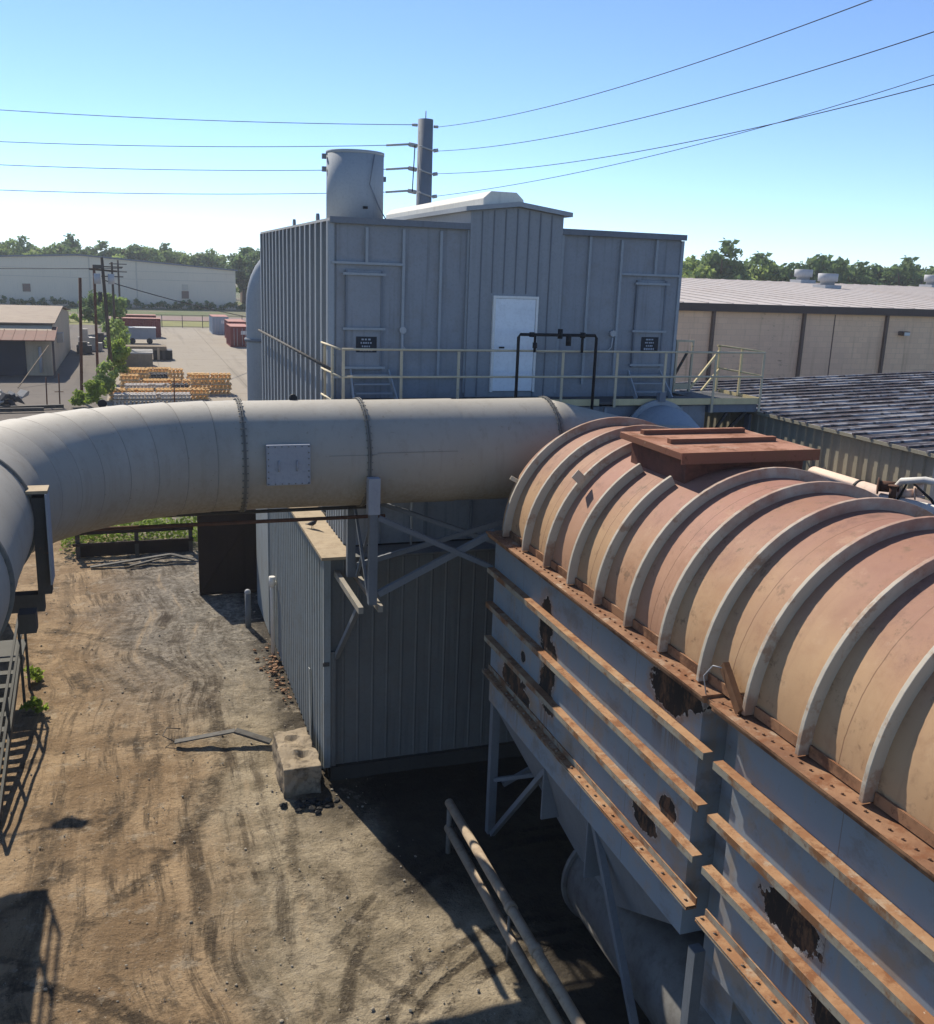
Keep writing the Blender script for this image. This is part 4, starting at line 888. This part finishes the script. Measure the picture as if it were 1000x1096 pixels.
lt = MB().box(55.2, 55.8, 59.4, 59.99, 6.98, 7.3).build('wall_light', 'spout', wh, .04); MB().box(55.25, 55.75, 59.36, 59.398, 7.0, 7.24).build('lens', 'glass', lt)
def vent(x, y, z, label):
    v = thing('roof_vent', label, 'roof vent', (x, y, z), 'round vents on the warehouse roof')
    ring = lambda r_, zz: [(x + r_ * math.cos(a), y + r_ * math.sin(a), zz) for a in [i * math.pi / 10 for i in range(20)]]
    MB().box(x - 1.0, x + 1.0, y - 1.0, y + 1.0, z - .2, z + .28).build('curb', 'galv', v)
    MB().rings([ring(.72, z + .281), ring(.72, z + .6), ring(.98, z + .62), ring(1.0, z + 1.4), ring(.9, z + 1.42)]).build('hood', 'galv', v)
vent(68.2, 85.0, 10.25, 'largest grey round roof vent on square curb, on the warehouse front slope'); vent(72.4, 94.5, 10.72, 'grey roof vent on ridge just left of the largest roof vent'); vent(91, 94.5, 10.72, 'grey roof vent on ridge at the right edge of photo')

# ---------------------------------------------------------------- far left warehouse
fw = thing('far_warehouse', 'pale windowless far warehouse with shallow gable behind the rail line', 'building', (-10, 240, 0))
gz = lambda x: 11.0 - .064 * (x + 11) if x > -11 else 11.0 + .055 * (x + 11)
MB().prism([(-75, -.2), (23.2, -.2), (23.2, gz(23.2)), (-11, 11.0), (-75, gz(-75))], 'y', 238, 300).build('wall', 'far_wall', fw)
MB().prism([(-75.4, gz(-75) + .02), (-11, 11.03), (23.8, gz(23.8) + .02), (23.8, gz(23.8) + .35), (-11, 11.36), (-75.4, gz(-75) + .35)], 'y', 237.6, 300.2).build('roof', 'bag_dark', fw)
for z in (8.0, 6.2): MB().box(-75, 23.1, 237.93, 237.99, z, z + .1).build('wall_band', 'far_band', fw)
for x in (-9, 1): MB().box(x, x + .3, 237.9, 237.98, 0, gz(x) - .1).build('wall_joint', 'far_band', fw)
for x, z in ((-22.0, 2.9), (11.7, 2.2)): MB().box(x - .8, x + .8, 237.85, 237.97, z, z + 1.7).build('window', 'brownwall', fw)
MB().box(11.0, 12.4, 237.88, 237.96, 4.0, 5.4).build('vent_patch', 'far_band', fw)
tag(MB().prism([(29, 0), (40, 0), (40, 6.4), (34.5, 8), (29, 6.4)], 'y', 262, 285).build('brick_house', 'brownwall'), 'small brown brick building far beyond the pale warehouse', 'building')

# ---------------------------------------------------------------- left shed
ls = thing('tan_shed', 'tan metal shed with rust red front canopy and pale roof', 'building', (-14, 105, 0))
MB().prism([(95.6, 0), (124, 0), (124, 4.4), (111, 5.35), (98.2, 4.35), (95.6, 3.3)], 'x', -40, -7.15).build('wall', 'tan_shed', ls)
MB().prism([(98.0, 4.45), (111, 5.45), (124.3, 4.5), (124.3, 4.62), (111, 5.57), (98.0, 4.57)], 'x', -40.2, -6.9).build('roof', 'tan_roof', ls)
MB().prism([(93.9, 3.22), (98.5, 4.12), (98.5, 4.2), (93.9, 3.30)], 'x', -40.2, -6.7).build('canopy', 'red_roof', ls)
for x in [-39 + i * .9 for i in range(36)]: MB().bar((x, 93.9, 3.31), (x, 98.4, 4.21), .06, .04).build('canopy_seam', 'red_roof', ls)
MB().box(-30, -9.3, 95.5, 95.59, 0, 3.1).build('doorway', 'dark_in', ls)  # flat dark sheet in place of the open interior's shade
MB().box(-6.98, -6.8, 94.0, 94.2, 0, 3.2).build('canopy_post', 'fascia', ls)
MB().tube([(-8.1, 95.4, .3), (-8.1, 95.4, 2.6)], .14, 8).build('downspout', 'galv', ls)
MB().box(-7.14, -6.6, 103, 104.6, 2.4, 3.3).build('vent_hood', 'scrap_pale', ls)
MB().bar((-9.2, 86.5, .0), (-7.2, 93.5, 2.9), .07, .07).build('guy_pole', 'timber', ls)

# ---------------------------------------------------------------- containers
def container(L, Wd, H, body, roofm, doormat):
    c = thing('shipping_container', 'x', 'container', (0, 0, 0), 'shipping containers in the lot')
    b = MB(); n = int(L / .28); P = []
    def wall(fn, ln):
        m_ = int(ln / .28); pr = None
        for i in range(m_):
            for q, d in ((0, 0), (.12, .035), (.14, .035), (.26, 0)):
                u = i * ln / m_ + q / .28 * ln / m_
                if pr is not None: b.face([fn(pr[0], pr[1], .15), fn(u, d, .15), fn(u, d, H - .1), fn(pr[0], pr[1], H - .1)])
                pr = (u, d)
        b.face([fn(pr[0], pr[1], .15), fn(ln, 0, .15), fn(ln, 0, H - .1), fn(pr[0], pr[1], H - .1)])
    wall(lambda u, d, z: (d, u, z), L); wall(lambda u, d, z: (Wd - d, u, z), L); b.face([(0, L, .15), (Wd, L, .15), (Wd, L, H - .1), (0, L, H - .1)])
    b.box(.04, Wd - .04, .06, L - .04, .05, H - .12); b.build('body', body, c)
    fr = MB()
    for x in (0, Wd - .14):
        for y in (-.02, L - .12): fr.box(x - .01, x + .15, y, y + .15, 0, H)
    fr.box(.15, Wd - .15, -.02, .1, H - .16, H); fr.box(.15, Wd - .15, -.02, .1, 0, .16); fr.box(-.01, .1, .14, L - .13, 0, .15); fr.box(Wd - .1, Wd + .01, .14, L - .13, 0, .15); fr.build('frame', body, c)
    MB().box(.0, Wd, .0, L, H - .005, H + .04).build('roof', roofm, c)
    for s_ in (0, 1):
        d_ = MB().box(.17 + s_ * (Wd / 2 - .17), Wd / 2 - .02 + s_ * (Wd / 2 - .13), -.01, .05, .18, H - .18).build('door', doormat, c)
        rb = MB()
        for q in (.28, .68): rb.tube([(.17 + s_ * (Wd / 2 - .17) + q * (Wd / 2 - .2), -.04, .2), (.17 + s_ * (Wd / 2 - .17) + q * (Wd / 2 - .2), -.04, H - .2)], .03, 6)
        rb.build('lock_rod', 'galv', d_)
    MB().box(Wd * .55, Wd * .85, -.03, -.012, H * .62, H * .8).build('placard', 'placard', c)
    return c
c0 = container(6.06, 2.44, 2.6, 'cont_red', 'cont_roof', 'cont_red')
placed(c0, (11.85, 129.8, -.05), 0, 'nearest dark red container in the lot, end doors and white placard facing')
placed(copy_tree(c0), (12.6, 141.0, -.05), 0, 'second dark red container, just behind the nearest one on the right side of the lot')
c1 = container(6.06, 2.44, 2.6, 'cont_grey', 'cont_roof', 'cont_grey')
placed(c1, (11.35, 153.5, -.05), 0, 'pale grey container end at the far right of the lot')
placed(copy_tree(c0), (3.6, 144.7, -.05), RAD(90), 'dark red container lying sideways nearest the grey box trailer')
placed(copy_tree(c0), (3.2, 153.5, -.05), RAD(90), 'farthest dark red container, sideways beside the vine covered fence')
# ends of the sideways pair show a paler end panel
tr = thing('box_trailer', 'low grey box trailer parked before the red sideways containers', 'trailer', (1, 134, 0))
MB().box(-1.0, 2.7, 133, 135.2, .55, 1.95).build('body', 'bag_trim', tr); MB().box(-1.05, 2.75, 132.9, 135.3, 1.952, 2.05).build('roof', 'galv', tr)
for x in (-.2, 1.9): MB().tube([(x, 132.95, .35), (x, 133.3, .35)], .38, 14).build('wheel', 'black', tr)
ld = thing('lumber_stack', 'long stack of weathered boards on dark skids in the lot', 'lumber', (1.2, 111, 0))
for i in range(3): MB().box(-.9, 3.3, 111 + i * .75, 111.7 + i * .75, 1.05 - .05 * i, 1.45).build('board_bundle', 'timber', ld)
for x in (-.4, 1.4, 3.0): MB().box(x - .15, x + .15, 111, 113.2, -.05, 1.04).build('skid', 'steel_dark', ld)
MB().box(1.9, 3.9, 111.2, 113.4, 0, 1.03).build('black_crate', 'black', ld)
MB().box(2.3, 2.55, 110.75, 110.95, 0, 1.3).build('upright', 'tan_shed', ld)
pc = thing('sheet_stack', 'pale grey sheets stacked on a brown crate beside the castings', 'crate', (0, 104, 0))
MB().box(-1.7, 1.7, 104, 106.6, -.05, 1.25).build('crate', 'timber', pc)
for i in range(3): MB().box(-1.75, 1.75, 103.95 + i * .9, 104.75 + i * .9, 1.252, 1.42 + .06 * i).build('sheet', 'scrap_pale', pc)

# stacks of orange castings on dunnage
def cast_stack(wd, layers, matn, base):
    c = thing('casting_stack', 'x', 'castings', (0, 0, 0), 'stacks of painted castings in the lot')
    b = MB(); n = max(2, int(wd / .27)); hh = .42
    for l_ in range(layers):
        for j in range(3):
            if l_ < layers - 1 and j == 1: continue
            for i in range(n):
                if random.random() < .07: continue
                x = (i + .5) * wd / n + random.uniform(-.03, .03) + (.09 if (l_ + j) % 2 else 0); y = .2 + j * .55; z = .06 + l_ * hh
                b.tube([(x, y, z), (x, y, z + .05), (x, y, z + .051), (x, y, z + .25), (x, y, z + .251), (x + .01, y, z + .31)], .075, 7)
                for zz in (z + .01, z + .27): b.tube([(x, y, zz), (x, y, zz + .075)], .138, 8)
    b.build('castings', matn, c)['kind'] = 'stuff'
    d_ = MB()
    for l_ in range(layers):
        for y in (.1, .7, 1.3): d_.box(-.05, wd + .1, y, y + .12, l_ * hh - .005, .055 + l_ * hh)
    d_.build('dunnage', base, c); return c
CS = [(-1.25, 94.2, 2.0, 2, 'orange', 'orange casting stack at back left, behind the shorter single stack'), (.9, 94.4, 2.2, 2, 'orange', 'orange casting stack in the back row, right of the vine fence'),
      (-1.3, 89.3, 2.3, 3, 'orange', 'orange casting stack, second row, nearest the vine covered fence'), (1.1, 89.5, 1.5, 2, 'dark_cast', 'dark stack of unpainted castings amid the orange ones'), (2.7, 89.4, 1.3, 3, 'orange', 'narrow orange stack at right end of the second row'),
      (4.3, 89.6, 1.45, 2, 'orange', 'short orange stack standing apart on bare concrete'),
      (-1.3, 84.6, 1.5, 3, 'orange', 'orange stack, third row, beside the fence vines'), (.5, 84.8, 3.0, 2, 'orange', 'long low orange stack in the middle of the third row'), (3.7, 84.7, 1.6, 2, 'orange', 'orange stack right of centre in the third row'), (5.4, 84.9, 1.6, 2, 'orange', 'orange stack at the right end of the third row'),
      (-.9, 81.6, 3.4, 2, 'white_cast', 'long stack of whitish castings between orange rows'), (2.7, 81.7, 1.3, 2, 'dark_cast', 'small dark stack right of the whitish castings'), (4.2, 81.6, 1.5, 4, 'orange', 'tall brown orange stack right of the small dark stack'), (5.8, 81.6, 1.6, 4, 'orange', 'tallest orange stack at the right front corner'),
      (-2.0, 78.3, 3.2, 2, 'orange', 'orange stack, front orange row, against the bushes'), (1.4, 78.4, 2.6, 2, 'orange', 'orange stack in the middle of the front orange row'), (4.1, 78.4, 1.3, 2, 'orange', 'small orange stack at the right of the front orange row'),
      (-1.7, 75.6, 5.5, 2, 'white_cast', 'long whitish stack in front of all, just above the duct')]
for x, y, wd, ly, mt, lb in CS: placed(cast_stack(wd, ly, mt, 'timber' if mt != 'orange' else 'tan_shed'), (x, y, -.05), 0, lb)

# ---------------------------------------------------------------- poles and wires
up = thing('utility_pole', 'wooden utility pole with crossarm and transformers above the vine fence', 'pole', (-1.75, 80.3, 0), 'utility poles along the fence')
MB().tube([(-1.72, 80.3, -.2), (-2.05, 80.3, 10.6)], .17, 10, True, .11).build('pole', 'pole_wood', up)
MB().bar((-3.0, 80.3, 9.72), (-1.0, 80.3, 9.6), .12, .14).build('crossarm', 'pole_wood', up)
for x, z in ((-2.45, 8.65), (-1.45, 8.65), (-2.3, 7.3)): MB().tube([(x, 80.1, z), (x, 80.1, z + .75)], .24 if z > 8 else .16, 12).build('transformer', 'galv' if z > 8 else 'steel_dark', up)
MB().box(-2.7, -2.0, 79.9, 80.2, 9.8, 10.05).build('street_light', 'steel_dark', up)
for i, (x, y, h, lb) in enumerate(((-1.9, 112, 10.2, 'thinner utility pole just behind the transformer pole'), (-1.6, 140, 10.4, 'farthest utility pole seen past the transformer pole'))):
    p_ = thing('utility_pole', lb, 'pole', (x, y, 0), 'utility poles along the fence'); MB().tube([(x, y, 0), (x, y, h)], .16, 8, True, .11).build('pole', 'pole_wood', p_)
    for z in (h - .5, h - 1.5): MB().bar((x - 1.1, y, z), (x + 1.1, y, z), .1, .12).build('crossarm', 'pole_wood', p_)
for x, y, x1, h, lb in ((-3.95, 77.7, -3.55, 9.1, 'leaning rusty steel post before the tan shed'), (-3.1, 88.3, -2.9, 10.0, 'tall rusty steel post between the tan shed and the utility pole')):
    tag(MB().tube([(x, y, -.1), (x1, y, h)], .11, 8).build('rusty_post', 'rust_post'), lb, 'post', 'rusty posts by the fence')
for i, (x, y, h, lb) in enumerate(((-6.25, 76.2, 2.0, 'short rusty fence post right of the scrap pile'), (-5.35, 75.8, 2.3, 'short rusty fence post near the bushes, with a small crossbar'), (2.6, 74.2, 2.2, 'thin dark post in front of the whitish casting stack'))):
    b = MB().tube([(x, y, -.1), (x + .05, y, h)], .05, 6)
    if i == 1: b.bar((x - .3, y, 1.0), (x + .3, y, 1.0), .05, .05)
    tag(b.build('fence_post', 'rust_post'), lb, 'post', 'short posts near the duct')
def wire(a, b_, sag, r_, n=24, ext=1.0):
    a, b_ = Vector(a), Vector(b_); return MB().tube([a + (b_ - a) * q - Vector((0, 0, 4 * sag * q * (1 - q))) for q in [ext * i / n for i in range(n + 1)]], r_, 5)
tp = thing('steel_pole', 'tall grey steel transmission pole rising behind the filter house roof', 'pole', (15.9, 55, 0))
MB().tube([(15.9, 55, 0), (15.9, 55, 18.65)], .50, 24, True, .42).build('shaft', 'bag_dark', tp)
for z in (17.2, 15.95, 14.75):
    b = MB(); b.tube([(15.35, 54.8, z), (14.9, 54.7, z + .05)], .12, 8); b.tube([(14.9, 54.7, z + .05), (13.6, 54.7, z - .1)], .06, 8); b.tube([(16.3, 54.7, z - .2), (16.55, 54.6, z - .15)], .1, 8); b.tube([(15.45, 54.55, z), (16.4, 54.55, z - .25)], .04, 6); b.build('insulator', 'galv', tp)
MB().tube([(15.2, 54.6, 17.2), (15.1, 54.6, 14.75)], .03, 6).build('jumper', 'cable', tp)
MB().tube([(15.9, 55, 18.66), (15.9, 55, 19.1)], .03, 6).build('tip', 'galv', tp)
for zz in (18.3,): 
    b = MB(); b.tube([(15.1, 54.9, zz), (15.4, 54.9, zz)], .08, 6); b.tube([(16.35, 54.9, zz), (16.6, 54.9, zz)], .08, 6); b.build('insulator', 'galv', tp)
LW = [((15.1, 54.9, 18.3), (-6.39, 62, 18.55)), ((13.6, 54.7, 17.1), (-6.51, 62, 16.9)), ((13.6, 54.7, 15.85), (-6.6, 62, 15.68)), ((13.6, 54.7, 14.65), (-6.7, 62, 14.34))]
RW = [((16.6, 54.9, 18.3), (18.72, 23, 17.8), .5), ((16.55, 54.6, 17.0), (20.02, 22, 16.98), .6), ((16.55, 54.6, 15.8), (22.1, 24, 16.21), .55), ((16.55, 54.6, 14.6), (29.41, 32, 18.44), .55)]
nm = ('topmost', 'second from top', 'third from top', 'lowest')
for i, (a, e) in enumerate(LW):
    a, e = Vector(a), Vector(e); e = a + (e - a) * 1.5
    tag(wire(a, e, .35, .019).build('power_line', 'cable'), f'{nm[i]} of the thin power lines running left from the steel pole', 'wire', 'power lines left of the pole')
for i, (a, e, sg) in enumerate(RW):
    tag(wire(a, e, sg, .015, 40, 1.4).build('power_line', 'cable'), f'{nm[i]} of the thin power lines running right from the steel pole', 'wire', 'power lines right of the pole')
tag(wire((-1.9, 80.3, 8.9), (30, 150, 1.8), 1.0, .04).build('service_wire', 'cable'), 'slack service wire from the utility pole down across the lot', 'wire')
tag(wire((-.9, 112, 9.6), (-60, 150, 9.0), .6, .04).build('service_wire', 'cable'), 'thin service wire running left from the poles past the pale warehouse', 'wire')

# ---------------------------------------------------------------- far fence, scrap pile
ff = thing('chain_fence', 'low dark chain fence at the far end of the lot', 'fence', (9, 166, 0))
for i in range(9): MB().tube([(-2 + i * 3.2, 167, 0), (-2 + i * 3.2, 167, 2.0)], .06, 6).build('post', 'steel_dark', ff)
for z in (2.0, 1.1): MB().tube([(-2, 167, z), (24, 167, z)], .04, 6).build('rail', 'steel_dark', ff)
for i, (x0, y0, x1, y1, lb) in enumerate(((-10.5, 72.6, -6.2, 72.9, 'long dark steel girder lying nearest the duct by the scrap'), (-9.5, 73.5, -5.0, 74.4, 'dark steel girder lying askew behind the nearest girder'), (-11, 74.2, -8.4, 73.7, 'short dark steel girder lying under the scrap pile'))):
    b = MB(); b.bar((x0, y0, .25), (x1, y1, .25), .25, .04); b.bar((x0, y0, .05), (x1, y1, .05), .25, .04); b.bar((x0, y0, .15), (x1, y1, .15), .04, .158)
    tag(b.build('scrap_girder', 'steel_dark'), lb, 'girder', 'steel girders by the scrap')
words = ['bluish', 'dented', 'folded', 'dark', 'rust specked', 'curled', 'tilted', 'flat lying', 'long', 'torn', 'small', 'half buried']
for i in range(26):
    x = -8.2 + random.gauss(-1.2, .9); y = 75.2 + random.uniform(-.9, 2.0); q = random.uniform(.2, .6)
    b = MB(); b.prism([(-q, 0), (q * .7, .05), (q, .32), (q * .6, .4), (-q * .8, .12)], 'y', -q * .7, q * .7)
    o = b.build('scrap_piece', 'scrap_pale' if i % 4 == 0 else 'scrap'); o.location = (x, y, .1 + random.random() * .6); o.rotation_euler = (random.uniform(-.5, .5), random.uniform(-.4, .4), random.uniform(0, 6.28))
    tag(o, ('pale ' if i % 4 == 0 else 'dark ') + 'crumpled scrap sheet heaped in the pile left of the fence posts', 'scrap metal', 'scrap pile pale sheets' if i % 4 == 0 else 'scrap pile dark sheets')
for i, (x, y) in enumerate(((-6.2, 118), (-5.2, 122), (-4.6, 127), (-6.6, 131))):
    b = MB(); b.box(x, x + 1.6, y, y + 1.2, 0, .9); b.box(x + .2, x + 1.1, y + .1, y + 1.0, .901, 1.3 + .2 * i)
    tag(b.build('equipment_crate', 'scrap_pale' if i % 2 else 'scrap'), ['grey crate nearest the tan shed corner', 'pale crate second beyond the tan shed', 'grey crate between pale crates behind the rusty posts', 'pale tall crate farthest behind the tan shed'][i], 'crate', 'crates behind the tan shed')

# ---------------------------------------------------------------- trees and bushes
def tree_proto(h, r, leafm, n, s_, name='broadleaf_tree', clumps=42):
    t_ = thing(name, 'x', 'tree', (0, 0, 0))
    b = MB(); b.tube([(0, 0, 0), (.1, 0, h * .35), (0, .1, h * .7)], .035 * h, 7, True, .012 * h)
    for i in range(5):
        a = i * 1.3; b.tube([(0, 0, h * (.3 + .07 * i)), (math.cos(a) * r * .6, math.sin(a) * r * .6, h * (.5 + .07 * i))], .014 * h, 5, True, .005 * h)
    b.build('trunk', 'bark', t_)
    b = MB(); leaves(b, (0, 0, h * .60), r, n, s_, (1, 1, h * .38 / r), .34, clumps); b.build('crown', leafm, t_); return t_
protos = [tree_proto(15, 5.0, 'leaf', 2400, .6), tree_proto(16, 4.8, 'leaf_dark', 2400, .55), tree_proto(14, 5.4, 'leaf_pale', 2400, .6), tree_proto(16, 5.4, 'leaf_dark', 2600, .6), tree_proto(15, 4.8, 'leaf', 2300, .55)]
kinds = ['mid green', 'dark green', 'pale yellow green', 'tall dark', 'bushy mid green']
used = [False] * 5
def put_tree(i, x, y, s_, label, group):
    o = protos[i] if not used[i] else copy_tree(protos[i]); used[i] = True
    placed(o, (x, y, -.3), random.uniform(0, 6.28), label, (s_, s_, s_ * random.uniform(.92, 1.08))); o['group'] = group
x = -66; j = 0
order = [0, 1, 2, 0, 3, 2, 0, 1, 2, 4, 2, 0, 3, 4, 1, 3, 2, 4, 0, 1, 2, 3]
while x < 34:
    i = order[j % len(order)]; y = random.uniform(303, 318) if x < 26 else random.uniform(258, 280)
    put_tree(i, x, y, random.uniform(.98, 1.1), f'{kinds[i]} tree in the far line above the pale warehouse roof', f'{kinds[i]} trees above the pale warehouse'); x += random.uniform(2.0, 3.0); j += 1
for i, x, y, s_, lb in ((3, 31, 255, 1.0, 'dark tall tree at the right end of the pale warehouse'), (1, 36, 250, .95, 'dark tree partly hidden by the filter house side'), (4, 28.5, 262, .85, 'bushy tree close to the pale warehouse corner')): put_tree(i, x, y, s_, lb, 'trees at the warehouse corner')
x = 98; j = 0
order = [1, 2, 3, 1, 4, 2, 0, 3, 1, 2, 3, 4, 1, 3, 2]
while x < 185:
    i = order[j % len(order)]; y = 168 + random.uniform(-8, 14)
    put_tree(i, x, y, random.uniform(.98, 1.14), f'{kinds[i]} tree in the far line above the tan warehouse roof', f'{kinds[i]} trees above the tan warehouse'); x += random.uniform(1.8, 2.8); j += 1
def bush(x, y, r, h, leafm, n, s_, label, name='fence_bush'):
    b = MB(); leaves(b, (x, y, h * .5), r, n, s_, (1, 1, h * .5 / r), .45, 16); 
    return tag(b.build(name, leafm), label, 'bush', None)
bush(-2.9, 73.6, .9, 2.6, 'weed', 1100, .14, 'bright leafy bush nearest above the duct')
bush(-2.3, 78.2, 1.0, 3.4, 'leaf_pale', 1200, .15, 'leafy bush round the foot of the utility pole')
bush(-3.9, 75.2, .8, 1.3, 'weed', 600, .13, 'low yellow green bush left of the utility pole')
bush(-1.4, 90, 1.1, 4.6, 'weed', 1300, .17, 'vine covered bush right behind the utility pole')
bush(-1.6, 103, 1.3, 5.2, 'leaf_pale', 1300, .2, 'pale leafy bush along the fence behind the pole')
bush(-1.4, 118, 1.4, 5.4, 'leaf_pale', 1100, .22, 'pale green bush midway along the fence')
bush(-2.4, 136, 2.0, 7.0, 'leaf', 1300, .28, 'tall green bush at the far end of the fence')
bush(-5.2, 150, 2.2, 7.0, 'leaf_dark', 1200, .3, 'dark bush left of the far fence end')
bush(-19, 150, 1.4, 4.5, 'leaf_pale', 700, .28, 'pale shrub showing over the tan shed roof')
b = MB()
for i in range(60): leaves(b, (-60 + i * 1.45, 235.4, .8 + .3 * math.sin(i * 1.7)), 1.2, 60, .4, (1, .5, .9), .5, 4)
tag(b.build('hedge', 'leaf_dark'), 'low dark hedge along the base of the pale far warehouse', 'hedge')
b = MB()
for i in range(14): leaves(b, (-22 + i * 1.6, 178 + random.uniform(-1, 1), .7), 1.1, 60, .35, (1, .6, .8), .5, 4)
tag(b.build('hedge', 'weed'), 'bright green low hedge beyond the tan shed near the rail line', 'hedge')

# ---------------------------------------------------------------- haze
hm = bpy.data.materials.new('haze_air'); hm.use_nodes = True; ht_ = hm.node_tree; ht_.nodes.clear()
ho = ht_.nodes.new('ShaderNodeOutputMaterial'); hv = ht_.nodes.new('ShaderNodeVolumePrincipled'); ht_.links.new(hv.outputs[0], ho.inputs['Volume'])
hv.inputs['Color'].default_value = (.86, .92, 1, 1); hv.inputs['Density'].default_value = .00036; hv.inputs['Anisotropy'].default_value = .2
M['haze'] = hm
tag(MB().box(-1510, 1510, -310, 2510, -2.0, 32).build('haze', 'haze'), kind='stuff')
